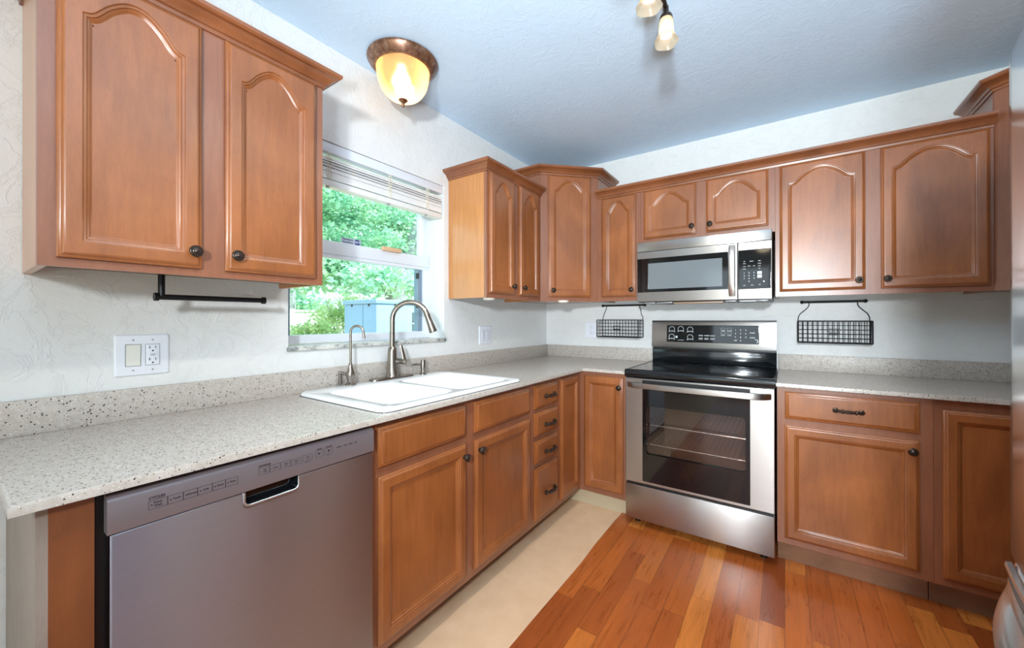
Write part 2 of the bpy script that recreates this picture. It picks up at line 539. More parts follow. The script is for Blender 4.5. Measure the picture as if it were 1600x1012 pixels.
def lampglass(name, tint, mixf=.35, blur=False):
    m = bpy.data.materials.new(name); m.use_nodes = True; t = m.node_tree
    t.nodes.remove(t.nodes['Principled BSDF'])
    tl = t.nodes.new('ShaderNodeBsdfTranslucent'); tl.inputs[0].default_value = (*tint, 1)
    df = t.nodes.new('ShaderNodeBsdfDiffuse'); df.inputs[0].default_value = (*tint, 1)
    tr = t.nodes.new('ShaderNodeBsdfTransparent'); tr.inputs[0].default_value = (*tint, 1)
    gl = t.nodes.new('ShaderNodeBsdfGlossy'); gl.inputs['Roughness'].default_value = .12
    a = t.nodes.new('ShaderNodeMixShader'); a.inputs[0].default_value = .25
    t.links.new(tl.outputs[0], a.inputs[1]); t.links.new(df.outputs[0], a.inputs[2])
    rf = t.nodes.new('ShaderNodeBsdfRefraction'); rf.inputs[0].default_value = (1, .93, .8, 1); rf.inputs['Roughness'].default_value = .62; rf.inputs['IOR'].default_value = 1.25
    e = t.nodes.new('ShaderNodeMixShader'); e.inputs[0].default_value = .5
    t.links.new(tr.outputs[0], e.inputs[1]); t.links.new(rf.outputs[0], e.inputs[2])
    b = t.nodes.new('ShaderNodeMixShader'); b.inputs[0].default_value = mixf
    t.links.new(a.outputs[0], b.inputs[1]); t.links.new(rf.outputs[0] if blur else e.outputs[0], b.inputs[2])
    c = t.nodes.new('ShaderNodeMixShader'); c.inputs[0].default_value = .05
    t.links.new(b.outputs[0], c.inputs[1]); t.links.new(gl.outputs[0], c.inputs[2])
    t.links.new(c.outputs[0], t.nodes['Material Output'].inputs[0])
    return m
M['dome_glass'] = lampglass('amber ribbed lamp glass', (1.0, .68, .30), .45, True)
M['shade_glass'] = lampglass('cream lamp shade glass', (1.0, .84, .62), .25)
def emit(name, col, s):
    m = bpy.data.materials.new(name); m.use_nodes = True; t = m.node_tree
    t.nodes.remove(t.nodes['Principled BSDF'])
    e = t.nodes.new('ShaderNodeEmission'); e.inputs[0].default_value = (*col, 1); e.inputs[1].default_value = s
    t.links.new(e.outputs[0], t.nodes['Material Output'].inputs[0])
    return m
M['bulb_bright'] = emit('bright lit bulb', (1.0, .86, .62), 9.0)
M['bulb'] = emit('lit bulb', (1.0, .88, .68), 4.0)
def antique():
    x = N('antique bronze ring')
    n = x.noise(x.mapping((1, 1, 1)), 40, 5, .7, .6)
    x.l(x.ramp(n, [(.3, lin((92, 58, 40))), (.55, lin((140, 104, 82))), (.75, lin((170, 150, 136)))]), x.b.inputs['Base Color'])
    x.set(Roughness=.3, Metallic=.6)
    return x.m
M['antique'] = antique()

# ------------------------------------------------------------------ room shell
H = 2.48
XR = 3.13
YB = -5.2
WY0, WY1, WZ0, WZ1 = -2.13, -1.232, 1.096, 2.046
mb = MB()
for a, b in (((-.22, YB-.2, -.1), (0, WY0, H)), ((-.22, WY1, -.1), (0, .2, H)),
             ((-.22, WY0, -.1), (0, WY1, WZ0)), ((-.22, WY0, WZ1), (0, WY1, H))):
    mb.box(a, b)
struct(mb.build('wall_left', M['wall'], smooth=0))
struct(MB().box((0, 0, -.1), (XR+.2, .2, H)).build('wall_back', M['wall'], smooth=0))
struct(MB().box((XR, YB-.2, -.1), (XR+.2, 0, H)).build('wall_right', M['wall'], smooth=0))
mb = MB()
for a, b in (((0, YB-.2, -.1), (.55, YB, H)), ((2.55, YB-.2, -.1), (XR, YB, H)), ((.55, YB-.2, 2.12), (2.55, YB, H))):
    mb.box(a, b)
struct(mb.build('wall_rear', M['wall'], smooth=0))
struct(MB().box((-.22, YB-.2, H), (XR+.2, .2, H+.12)).build('ceiling', M['ceiling'], smooth=0))
# hardwood with a slightly uneven cut edge beside the painted strip
random.seed(3)
edge = []
yy = -.02
while yy > YB:
    edge.append((.874 + random.uniform(-.004, .005), yy)); yy -= random.uniform(.12, .35)
edge.append((.876, YB))
poly = edge + [(XR, YB), (XR, -.02)]
struct(MB().plate(poly, [], -.10, 0.0).build('floor', M['floor'], smooth=0))
struct(MB().box((0, YB, -.10), (.90, -.001, -.006)).build('floor_strip', M['subfloor'], smooth=0))

# patio door frame in the rear wall (behind the camera)
t = thing('door_1', 'white framed sliding glass door in the rear wall', 'door', (1.55, YB-.1, 0), kind='structure')
mb = MB()
for a, b in (((.55, YB-.15, 0), (.61, YB-.05, 2.12)), ((2.49, YB-.15, 0), (2.55, YB-.05, 2.12)), ((1.52, YB-.15, 0), (1.58, YB-.05, 2.12)),
             ((.61, YB-.15, 2.06), (2.49, YB-.05, 2.12)), ((.61, YB-.15, 0), (2.49, YB-.05, .05))):
    mb.box(a, b)
mb.build('door_frame', M['window_white'], t)

# ------------------------------------------------------------------ window over the sink
X = -.135
W = thing('window_1', 'white aluminium single hung window over the sink', 'window', (X, -1.68, WZ0), kind='structure')
yl, yr, zb, zt = WY0+.001, WY1-.001, WZ0+.02, WZ1-.001
mb = MB()
mb.box((X-.06, yl, zb), (X, yl+.044, zt)); mb.box((X-.06, yr-.044, zb), (X, yr, zt))
mb.box((X-.06, yl+.044, zb), (X, yr-.044, zb+.04)); mb.box((X-.06, yl+.044, zt-.04), (X, yr-.044, zt))
mb.build('window_frame', M['window_white'], W, 0)
mb = MB()   # fixed upper sash, set toward the room, with the meeting rail
mb.box((X-.03, yl+.044, 1.553), (X+.012, yr-.008, 1.618), bevel=.004)
mb.box((X-.034, yl+.02, 1.535), (X+.004, yr-.004, 1.558), bevel=.003)
mb.box((X-.03, yr-.062, 1.618), (X+.008, yr-.030, zt-.02), bevel=.003)
mb.box((X-.03, yl+.030, 1.618), (X+.008, yl+.062, zt-.02), bevel=.003)
mb.build('upper_sash', M['window_white'], W)
mb = MB()
mb.box((X-.05, yr-.030, 1.619), (X-.006, yr-.001, zt-.02))
mb.box((X-.05, yr-.074, zb+.04), (X-.012, yr-.044, 1.536))
mb.box((X-.05, yl+.044, zb+.04), (X-.012, yl+.074, 1.536))
mb.build('window_track', M['sash_grey'], W, 0)
MB().box((X-.024, yl+.062, 1.618), (X-.018, yr-.062, zt-.04)).build('upper_pane', M['pane'], W, 0)
MB().box((X-.036, yl+.074, zb+.04), (X-.030, yr-.074, 1.536)).build('lower_pane', M['pane'], W, 0)
mb = MB()
mb.box((X-.03, yr-.078, 1.30), (X-.008, yr-.070, 1.335)); mb.box((X-.03, yr-.078, 1.50-.02), (X-.008, yr-.070, 1.515))
mb.build('sash_latch', M['slot'], W, 0)
MB().box((-.15, WY0-.006, WZ0-.002), (.013, WY1+.008, WZ0+.018), bevel=.004).build('window_sill', M['marble'], W)

B = thing('window_blind', 'white slatted blind pulled up at the top of the window', 'blind', (-.03, -1.68, 1.84))
MB().box((-.060, yl+.004, 1.998), (-.006, yr-.004, 2.044), bevel=.003).build('headrail', M['window_white'], B)
mb = MB()
random.seed(5)
z = 1.880
k = 0
while z < 1.985:
    tilt = random.uniform(-.004, .004)
    dz = .0088 if z < 1.945 else .0118
    y0, y1 = yl+.012, yr-.010
    prof = [(-.056, z-.001+tilt), (-.034, z+.003), (-.008, z-.001-tilt), (-.008, z+.0072-tilt), (-.034, z+.0092), (-.056, z+.0072+tilt)]
    mb.loft([[(a, y0, b) for a, b in prof], [(a, y1, b) for a, b in prof]], None, True, True)
    z += dz; k += 1
mb.build('slats', M['blind'], B, 30)
MB().box((-.058, yl+.010, 1.846), (-.007, yr-.008, 1.874), bevel=.004).build('bottom_rail', M['blind'], B)
for yc in (-1.95, -1.62, -1.36):
    mb = MB()
    for dy in (-.009, .0, .009):
        mb.tube([(-.005+random.uniform(0, .002), yc+dy+random.uniform(-.004, .004), 1.87+i*.016) for i in range(9)], .0016, 5)
    mb.build('ladder_cord', M['cord'], B)
    MB().lathe([(.001, -.008), (.008, -.008), (.008, 0), (.001, .001)], UP(-.02, yc, 1.846), 10).build('cord_button', M['grey_plastic'], B)

Fw = FL(X-.0165, 0, 0)
st = thing('window_sticker', 'small blue and white security sticker stuck low on the upper window pane', 'sticker', (X-.0165, -1.75, 1.62))
mb = MB()
mb.box((-1.806, 1.620, .0), (-1.695, 1.652, .0006), Fw)
mb.build('sticker_sheet', simple('pale sticker film', (202, 212, 232), .4), st, 0)
mb = MB()
text_into(mb, 'This home is', Fw, -1.770, 1.6445, .0115, w=.0012, bold=.0004)
text_into(mb, 'Secured by', Fw, -1.770, 1.630, .013, w=.0012, bold=.0004)
mb.build('lettering', M['mark'], st, 0)
mb = MB()
mb.add([(-1.730, 1.628, .0010), (-1.724, 1.6225, .0010), (-1.706, 1.6225, .0010), (-1.699, 1.628, .0010), (-1.699, 1.644, .0010), (-1.706, 1.6505, .0010), (-1.724, 1.6505, .0010), (-1.730, 1.644, .0010)], [tuple(range(8))], Fw)
mb.build('emblem', simple('blue emblem', (36, 52, 128), .4), st, 0)
mb = MB(); text_into(mb, 'ADT', Fw, -1.7145, 1.6365, .0165, w=.0015, bold=.0006)
mb.build('emblem_lettering', M['window_white'], st, 0)
tag(MB().box((X+.0125, -1.590, 1.6115), (X+.034, -1.466, 1.6345), bevel=.003).build('wood_block', M['beech']),
    'small pale wood block resting on the window meeting rail', 'block')

# ------------------------------------------------------------------ cabinets
ARCH = [1.0, .984, .945, .868, .765, .640, .490, .300, .115, .028, 0.0]
def arch_height(x):
    # smooth cathedral arch: 1 at the centre, level shoulders at the sides
    q = min(max(x, 0.0), 1.0)*10
    k = min(int(q), 9); u = q-k
    p0, p1, p2, p3 = ARCH[max(k-1, 0)] if k > 0 else ARCH[1], ARCH[k], ARCH[k+1], ARCH[min(k+2, 10)]
    return .5*(2*p1+(p2-p0)*u+(2*p0-5*p1+4*p2-p3)*u*u+(3*p1-p0-3*p2+p3)*u**3)
def door_mesh(F, u0, u1, v0, v1, arch=True, t=.02, w0=0.0):
    mb = MB()
    st = .040 if (u1-u0) > .22 else .036
    a, b, c = u0+st, u1-st, v0+.042
    if arch: top, rise = v1-.108, .074
    else: top, rise = v1-.042, 0.0
    nb, ns, nt = 6, 6, 40
    inner = []; outer = []
    for i in range(nb): s = i/nb; inner.append((a+(b-a)*s, c)); outer.append((s, 0))
    for i in range(ns): s = i/ns; inner.append((b, c+(top-c)*s)); outer.append((1, s))
    for i in range(nt):
        s = i/nt; f = arch_height(abs(2*s-1))
        inner.append((b-(b-a)*s, top+rise*f)); outer.append((1-s, 1))
    for i in range(ns): s = i/ns; inner.append((a, top-(top-c)*s)); outer.append((0, 1-s))
    def rect(d, w): return [(u0+d+(u1-u0-2*d)*p, v0+d+(v1-v0-2*d)*q, w0+w) for p, q in outer]
    def inn(d, w): return [(p[0], p[1], w0+w) for p in (inset(inner, d) if d else inner)]
    loops = [rect(.001, 0), rect(0, .002), rect(0, .010), rect(.0025, .0128), rect(.0065, .0140), rect(.0085, .0175), rect(.0115, .0196), rect(.0145, t), rect(.016, t),
             inn(-.003, t), inn(-.0008, t), inn(0, t-.0004), inn(.0012, t-.0035), inn(.0035, t-.0042), inn(.0065, t-.0048), inn(.0085, t-.0085), inn(.0105, t-.0092), inn(.0135, t-.0108), inn(.0165, t-.0140), inn(.0175, t-.0142), inn(.0185, t-.0142), inn(.022, t-.0142)]
    mb.loft(loops, F, True, True)
    return mb
def drawer_mesh(F, u0, u1, v0, v1, t=.02):
    mb = MB()
    def rect(d, w): return [(u0+d, v0+d, w), (u1-d, v0+d, w), (u1-d, v1-d, w), (u0+d, v1-d, w)]
    mb.loft([rect(.001, 0), rect(0, .002), rect(0, .009), rect(.003, .0122), rect(.009, .0138), rect(.011, .0150), rect(.016, .0194), rect(.018, t), rect(.0195, t), rect(.024, t)], F, True, True)
    return mb
def knob(F, u, v, w, parent):
    K = F @ Matrix.Translation((u, v, w))
    mb = MB()
    mb.lathe([(.0001, 0), (.0095, 0), (.0095, .0025), (.0062, .004), (.0055, .011), (.009, .013), (.0155, .0155), (.0168, .0185), (.0158, .0215),
              (.0135, .0225), (.0128, .0216), (.0112, .0216), (.0100, .0236), (.0068, .0244), (.0058, .0234), (.0046, .0236), (.002, .0262), (.0001, .0266)], K, 20, False)
    return mb.build('knob', M['bronze'], parent, 50)
def pull(F, u, v, w, parent, L=.100):
    mb = MB()
    pts = []
    for i in range(17):
        s = i/16; x = u-L/2+L*s
        out = .006+.020*(1-abs(2*s-1)**2.5)
        pts.append((x, v, w+out))
    mb.tube(pts, [.0095 if i in (0, 16) else (.009 if i in (1, 15) else .0080+.0016*(1 if abs(i-8) <= 1 else 0)) for i in range(17)], 8, F, True, (.8, 1.3))
    for s in (-1, 1):
        mb.box((u+s*L/2-.009-s*.004, v-.011, w), (u+s*L/2+.009-s*.004, v+.011, w+.010), F, .003)
    for s in (-1, 1):
        mb.lathe([(.0001, 0), (.0102, 0), (.0102, .005), (.0001, .005)], F @ frame((u+s*.024, v, w+.022), (0, 1, 0), (1, 0, 0)), 10, False)
    return mb.build('pull_handle', M['bronze'], parent, 45)

CROWN = [(0, -.004), (.006, -.004), (.008, .006), (.014, .009), (.017, .016), (.024, .024), (.034, .031), (.039, .034), (.044, .035), (.050, .041), (.051, .052), (.045, .055), (0, .055)]
def crown(path, z, parent, name='crown'):
    pr = [(o, z+h) for o, h in CROWN]
    mb = MB(); lp = sweep(path, pr)
    mb.loft(lp, None, True, True)
    return mb.build(name, M['crown'], parent, 30)

UB, UF = 1.356, .305
# --- upper cabinets on the window wall
def wall_upper_left(label, y0, y1, ztop, doors, end_mat):
    t = thing('upper_cabinet', label, 'cabinet', (.002, (y0+y1)/2, UB))
    mb = MB()
    mb.box((.002, y0, UB), (UF-.02, y0+.016, ztop)); mb.box((.002, y1-.016, UB), (UF-.02, y1, ztop))
    mb.box((.002, y0+.016, ztop-.02), (UF-.02, y1-.016, ztop))
    mb.build('side_panels', end_mat, t, 0)
    mb = MB(); mb.box((.002, y0+.016, UB+.022), (UF-.02, y1-.016, UB+.04)); mb.build('bottom_panel', M['inner'], t, 0)
    MB().box((UF-.02, y0, UB), (UF, y1, ztop)).build('face_frame', M['frame'], t, 0)
    F = FL(UF+.0005)
    for u0, u1, v0, v1, ku, kv in doors:
        d = door_mesh(F, u0, u1, v0, v1).build('door', M['door'], t, 38)
        knob(F, ku, kv, .02, d)
    return t
t = wall_upper_left('large two door wood upper cabinet left of the window', -2.815, -2.1505, 2.100,
    [(-2.787, -2.513, 1.3777, 2.0836, -2.534, 1.424), (-2.4555, -2.180, 1.3777, 2.0836, -2.432, 1.425)], M['honey'])
crown([(.002, -2.815), (UF, -2.815), (UF, -2.1505), (.002, -2.1505)][::-1], 2.092, t) if False else crown([(.002, -2.1505), (UF, -2.1505), (UF, -2.815), (.002, -2.815)][::-1], 2.092, t)
t = wall_upper_left('two door wood upper cabinet between the window and the corner', -1.194, -.6005, 2.100,
    [(-1.176, -.930, 1.384, 2.091, -.958, 1.433), (-.872, -.637, 1.384, 2.091, -.842, 1.432)], M['honey'])
crown([(.002, -1.194), (UF, -1.194), (UF, -.6005)], 2.092, t)

# --- corner cabinets (diagonal front)
def corner_upper(label, x_wall, sgn, door, kpos):
    ztop = 2.264
    X_ = lambda q: x_wall + sgn*q
    pts = [(X_(.002), -.002), (X_(.002), -.599), (X_(.305), -.599), (X_(.611), -.305), (X_(.611), -.002)]
    t = thing('corner_cabinet', label, 'cabinet', (X_(.3), -.3, UB))
    mb = MB()
    inner = [(X_(.002), -.002), (X_(.002), -.599), (X_(.291), -.599), (X_(.597), -.305), (X_(.611), -.291), (X_(.611), -.002)]
    mb.plate(inner, [], UB+.006, ztop)
    mb.build('carcass', M['frame'], t, 0)
    a = Vector((X_(.305), -.599, 0)); b = Vector((X_(.611), -.305, 0))
    if sgn < 0: a, b = b, a
    F = frame((a.x, a.y, 0), b-a, (sgn*.7071, -.7071, 0))
    L = (b-a).length
    MB().box((0, UB, -.014), (L, ztop, 0), F).build('face_frame', M['frame'], t, 0)
    d = door_mesh(F, door[0], door[1], 1.385, 2.247, w0=.0005).build('door', M['door'], t, 38)
    knob(F, kpos, 1.433, .0205, d)
    path = [(X_(.002), -.599), (X_(.305), -.599), (X_(.611), -.305), (X_(.611), -.002)]
    if sgn < 0: path = path[::-1]
    crown(path, 2.254, t)
    return t
corner_upper('tall diagonal wood corner cabinet beside the window wall', 0, 1, (.054, .368), .086)
corner_upper('tall diagonal corner cabinet behind the refrigerator', XR, -1, (.054, .368), .338)

# --- uppers on the range wall
def wall_upper_back(label, x0, x1, zb_, doors):
    t = thing('upper_cabinet', label, 'cabinet', ((x0+x1)/2, -.002, zb_))
    ztop = 2.100
    mb = MB()
    mb.box((x0, -UF+.02, zb_), (x0+.016, -.002, ztop)); mb.box((x1-.016, -UF+.02, zb_), (x1, -.002, ztop))
    mb.box((x0+.016, -UF+.02, ztop-.02), (x1-.016, -.002, ztop))
    mb.build('side_panels', M['frame'], t, 0)
    MB().box((x0+.016, -UF+.02, zb_+.022), (x1-.016, -.002, zb_+.04)).build('bottom_panel', M['inner'], t, 0)
    MB().box((x0, -UF, zb_), (x1, -UF+.02, ztop)).build('face_frame', M['frame'], t, 0)
    F = FB(-UF-.0005)
    for u0, u1, v0, v1, ku, kv in doors:
        d = door_mesh(F, u0, u1, v0, v1).build('door', M['door'], t, 38)
        knob(F, ku, kv, .02, d)
    return t
wall_upper_back('narrow one door wood upper cabinet left of the microwave', .612, .923, UB,
    [(.645, .8906, 1.384, 2.0886, .868, 1.431)])
wall_upper_back('short two door wood cabinet above the microwave', .924, 1.690, 1.727,
    [(.947, 1.274, 1.7645, 2.0886, 1.251, 1.812), (1.3316, 1.6584, 1.7645, 2.0886, 1.355, 1.811)])
wall_upper_back('wide two door wood upper cabinet right of the microwave', 1.691, 2.518, UB,
    [(1.7118, 2.0783, 1.3824, 2.0886, 2.052, 1.429), (2.1371, 2.5047, 1.3824, 2.0886, 2.159, 1.429)])
tag(crown([(.613, -UF-.0012), (2.517, -UF-.0012)], 2.0945, None, 'cabinet_crown'),
    'long wood crown trim on top of the cabinets along the range wall', 'crown', kind='thing')

# --- puck lights under the cabinets
for (x, y), lab in (((.262, -1.118), 'white puck light under the cabinet nearest the window'), ((.445, -.520), 'white puck light under the tall corner cabinet')):
    zt_ = UB+.0225 if x < .3 else UB+.0055
    t = thing('puck_light', lab, 'light', (x, y, zt_-.012), 'white puck lights under the upper cabinets')
    h = .034 if x < .3 else .018
    MB().lathe([(.0001, -h), (.030, -h), (.036, -h+.004), (.038, -.001), (.0001, 0)], UP(x, y, zt_), 24, False).build('housing', M['puck'], t)
    MB().lathe([(.0001, -h-.002), (.022, -h-.0015), (.024, -h), (.0001, -h)], UP(x, y, zt_), 20, False).build('lens', M['white_plastic'], t)

# ------------------------------------------------------------------ base cabinets
BF, BD = .615, .635     # face frame plane, door front plane
CT0, CT1 = .895, .914
def toe(mb, a, b): mb.box(a, b)
# filler panel left of the dishwasher
t = thing('end_panel', 'plain brown wood end panel left of the dishwasher', 'panel', (.3, -2.80, 0))
MB().box((.003, -2.841, 0), (.600, -2.8265, CT0)).build('side_skin', M['raw'], t, 0)
MB().box((.003, -2.8265, 0), (BF, -2.769, CT0-.001)).build('front_panel', M['base_end'], t, 0)
MB().box((.600, -2.841, 0), (BF, -2.8265, CT0-.001)).build('edge_strip', M['raw'], t, 0)

def base_left(name, label, y0, y1):
    t = thing(name, label, 'cabinet', (.3, (y0+y1)/2, 0))
    MB().box((.003, y0+.001, .118), (BF-.02, y1-.001, CT0-.02 if name != 'sink_cabinet' else .60)).build('carcass', M['inner'], t, 0)
    MB().box((BF-.02, y0, .118), (BF, y1, CT0-.001)).build('face_frame', M['frame'], t, 0)
    MB().box((.455, y0+.001, -.0055), (.471, y1-.001, .118)).build('toe_kick', M['toe_brown'], t, 0)
    return t
FD = FL(BF+.0005)
t = base_left('sink_cabinet', 'wood sink base cabinet with two doors and two false drawer fronts', -2.163, -1.2065)
for u0, u1, ku, kv in ((-2.140, -1.7192, -1.738, .660), (-1.6637, -1.2314, -1.642, .664)):
    drawer_mesh(FD, u0, u1, .7395, .8726).build('false_drawer', M['door'], t, 38)
    d = door_mesh(FD, u0, u1, .152, .708, False).build('door', M['door'], t, 38)
    knob(FD, ku, kv, .02, d)
t = base_left('drawer_cabinet', 'narrow wood base cabinet with a stack of four drawers', -1.2055, -.9135)
for v0, v1, kv in ((.746, .870, .806), (.598, .724, .650), (.448, .572, .502), (.150, .424, .275)):
    d = drawer_mesh(FD, -1.181, -.934, v0, v1).build('drawer', M['door'], t, 38)
    pull(FD, -1.041, kv, .02, d)
# corner cabinet with two doors meeting at the inner corner
t = thing('corner_base_cabinet', 'wood corner base cabinet with two doors meeting at the inside corner', 'cabinet', (.4, -.4, 0))
L6 = [(.003, -.9125), (BF-.02, -.9125), (BF-.02, -BF+.02), (.932, -BF+.02), (.932, -.003), (.003, -.003)]
MB().plate(L6, [], .118, CT0-.02).build('carcass', M['inner'], t, 0)
mb = MB(); mb.box((BF-.02, -.9125, .118), (BF, -BF+.0, CT0-.001)); mb.box((BF, -BF, .118), (.932, -BF+.02, CT0-.001))
mb.box((BF-.02, -BF, .118), (BF, -BF+.02, CT0-.001))
mb.build('face_frame', M['frame'], t, 0)
mb = MB(); mb.box((.455, -.9125, -.0055), (.471, -.52, .118)); mb.box((.471, -.536, -.0055), (.932, -.52, .118))
mb.build('toe_kick', M['toe_cream'], t, 0)
door_mesh(FD, -.892, -.652, .152, .8726, False).build('door', M['door'], t, 38)
FDB = FB(-BF-.0005)
d = door_mesh(FDB, .652, .912, .152, .868, False).build('door', M['door'], t, 38)
knob(FDB, .893, .809, .02, d)
def base_back(label, x0, x1):
    t = thing('base_cabinet', label, 'cabinet', ((x0+x1)/2, -.3, 0))
    MB().box((x0+.001, -BF+.02, .118), (x1-.001, -.003, CT0-.02)).build('carcass', M['inner'], t, 0)
    MB().box((x0, -BF, .118), (x1, -BF+.02, CT0-.001)).build('face_frame', M['frame'], t, 0)
    MB().box((x0+.001, -.536, 0.0005), (x1-.001, -.52, .118)).build('toe_kick', M['toe_brown'], t, 0)
    return t
t = base_back('wood base cabinet with one drawer over one door right of the range', 1.702, 2.254)
d = drawer_mesh(FDB, 1.7348, 2.2112, .7395, .8726).build('drawer', M['door'], t, 38); pull(FDB, 1.975, .807, .02, d)
d = door_mesh(FDB, 1.7335, 2.2105, .152, .708, False).build('door', M['door'], t, 38); knob(FDB, 2.186, .665, .02, d)
t = base_back('wood base cabinet with one full height door, partly hidden by the refrigerator', 2.255, 2.86)
d = door_mesh(FDB, 2.279, 2.70, .152, .851, False).build('door', M['door'], t, 38); knob(FDB, 2.676, .80, .02, d)

# cabinets on the right hand wall between the corner and the refrigerator
t = thing('base_cabinet', 'two door wood base cabinet on the right wall beside the refrigerator', 'cabinet', (2.8, -1.2, 0))
MB().box((2.535, -1.700, .118), (XR-.003, -.664, CT0-.02)).build('carcass', M['inner'], t, 0)
MB().box((2.515, -1.700, .118), (2.535, -.664, CT0-.001)).build('face_frame', M['frame'], t, 0)
MB().box((2.59, -1.699, .0005), (2.606, -.664, .118)).build('toe_kick', M['toe_brown'], t, 0)
FRD = FR(2.5145)
for u0, u1, ku in ((.70, 1.165, 1.14), (1.20, 1.67, 1.225)):
    drawer_mesh(FRD, u0, u1, .7395, .8726).build('drawer', M['door'], t, 38)
    d = door_mesh(FRD, u0, u1, .152, .708, False).build('door', M['door'], t, 38); knob(FRD, ku, .665, .02, d)
t = thing('upper_cabinet', 'two door wood upper cabinet on the right wall beside the refrigerator', 'cabinet', (3.0, -1.0, UB))
MB().box((XR-.285, -1.40, UB+.002), (XR-.003, -.6015, 2.10)).build('carcass', M['honey'], t, 0)
MB().box((XR-.305, -1.40, UB), (XR-.285, -.6015, 2.10)).build('face_frame', M['frame'], t, 0)
FRD = FR(XR-.3055)
for u0, u1, ku in ((.635, .985, .962), (1.02, 1.375, 1.043)):
    d = door_mesh(FRD, u0, u1, 1.384, 2.0886).build('door', M['door'], t, 38); knob(FRD, ku, 1.43, .02, d)
crown([(XR-.305, -.6015), (XR-.305, -1.40), (XR-.003, -1.40)], 2.092, t)

# ------------------------------------------------------------------ countertops
CX = .6526; CY = -.6443
SK = (.030, -2.122, .625, -1.290)
hole = rrect(SK[0]+.03, SK[1]+.02, SK[2]-.02, SK[3]-.02, .05, 4)
t = thing('countertop', 'speckled beige quartz countertop with the sink, running into the corner', 'countertop', (.33, -1.5, CT0))
outer = [(.002, -2.8729), (CX, -2.8729), (CX, CY), (.9335, CY), (.9335, -.002), (.002, -.002)]
MB().plate(outer, [hole], CT0, CT1, r=.004).build('slab', M['quartz'], t, 25)
MB().box((.0015, -2.8729, CT1), (.020, -.0015, CT1+.096), bevel=.002).build('backsplash', M['splash'], t, 25)
MB().box((.020, -.020, CT1), (.9335, -.0015, CT1+.096), bevel=.002).build('backsplash', M['splash'], t, 25)
t = thing('countertop', 'speckled quartz countertop right of the range, turning the corner toward the refrigerator', 'countertop', (2.3, -.3, CT0))
MB().plate([(1.698, CY), (2.495, CY), (2.495, -1.70), (XR-.002, -1.70), (XR-.002, -.002), (1.698, -.002)], [], CT0, CT1, r=.004).build('slab', M['quartz'], t, 25)
MB().box((1.702, -.020, CT1), (XR-.021, -.0015, CT1+.096), bevel=.002).build('backsplash', M['splash'], t, 25)
MB().box((XR-.021, -1.70, CT1), (XR-.0015, -.0015, CT1+.096), bevel=.002).build('backsplash', M['splash'], t, 25)

# ------------------------------------------------------------------ sink
t = thing('kitchen_sink', 'white porcelain double bowl sink set in the countertop', 'sink', ((SK[0]+SK[2])/2, -1.7, .72))
RR = [.045, .045, .07, .07]
zr = CT1+.013
o0 = rrect(*SK, RR, 6)
def lvl(poly, z): return [(p[0], p[1], z) for p in poly]
b1 = rrect(.148, -2.062, .585, -1.737, .055, 6); b2 = rrect(.148, -1.703, .585, -1.352, .055, 6)
bm = bmesh.new()
def ring(poly, z):
    vs = [bm.verts.new((p[0], p[1], z)) for p in poly]
    return vs, [bm.edges.new((vs[i], vs[(i+1) % len(vs)])) for i in range(len(vs))]
def bridge(a, b):
    n = len(a[0])
    for i in range(n):
        j = (i+1) % n; bm.faces.new((a[0][i], a[0][j], b[0][j], b[0][i]))
r0 = ring(o0, CT1+.0005); r1 = ring(inset(o0, .001), CT1+.006); r2 = ring(inset(o0, .005), CT1+.0115); r3 = ring(inset(o0, .012), zr)
bridge(r0, r1); bridge(r1, r2); bridge(r2, r3)
ed = list(r3[1])
for b in (b1, b2):
    q = [ring(b, zr), ring(inset(b, .006), zr-.003), ring(inset(b, .012), zr-.012), ring(inset(b, .018), zr-.05), ring(inset(b, .026), .762), ring(inset(b, .042), .742), ring(inset(b, .075), .734)]
    ed += q[0][1]
    for c0, c1 in zip(q, q[1:]): bridge(c0, c1)
    bm.faces.new(q[-1][0])
bmesh.ops.triangle_fill(bm, edges=ed, use_beauty=True)
bmesh.ops.recalc_face_normals(bm, faces=bm.faces[:])
MB().frombm(bm).build('basin', M['porcelain'], t, 50)
MB().plate(rrect(SK[0]-.002, SK[1]-.002, SK[2]+.002, SK[3]+.002, [q+.002 for q in RR], 6), [rrect(SK[0]+.02, SK[1]+.02, SK[2]-.02, SK[3]-.02, .05, 4)], CT1+.0002, CT1+.002).build('seal', M['sink_seal'], t, 0)
for cx_, cy_ in ((.37, -1.90), (.37, -1.53)):
    MB().lathe([(.0001, .001), (.018, .0015), (.030, .001), (.042, .003), (.044, .0005), (.0001, 0)], UP(cx_, cy_, .7342), 24, False).build('drain', M['steel_plain'], t)

# main faucet
zs = zr
bx, by = .060, -1.655
dv = Vector((.80, .60, 0)).normalized()
t = thing('kitchen_faucet', 'tall brushed nickel gooseneck faucet with pull down spray head', 'faucet', (bx, by, zs))
dp = [(p[0]+bx, p[1]+by) for p in rrect(-.030, -.128, .030, .128, .0299, 8)]
MB().plate(dp, [], zs-.001, zs+.009, r=.004).build('deck_plate', M['nickel'], t)
MB().lathe([(.0001, 0), (.031, 0), (.031, .004), (.0285, .008), (.0255, .06), (.0225, .13), (.0205, .145), (.0160, .153), (.0001, .153)], UP(bx, by, zs+.0085), 28, False).build('body', M['nickel'], t)
pts = [Vector((bx, by, zs+.150)), Vector((bx, by, zs+.20)), Vector((bx, by, 1.228))]
R_ = .090
for i in range(1, 17):
    a = math.pi - math.radians(165)*i/16
    pts.append(Vector((bx, by, 1.228)) + dv*(R_+R_*math.cos(a)) + Vector((0, 0, R_*math.sin(a))))
MB().tube(pts, .0135, 16).build('spout', M['nickel'], t)
p0 = pts[-1]; d0 = (pts[-1]-pts[-2]).normalized()
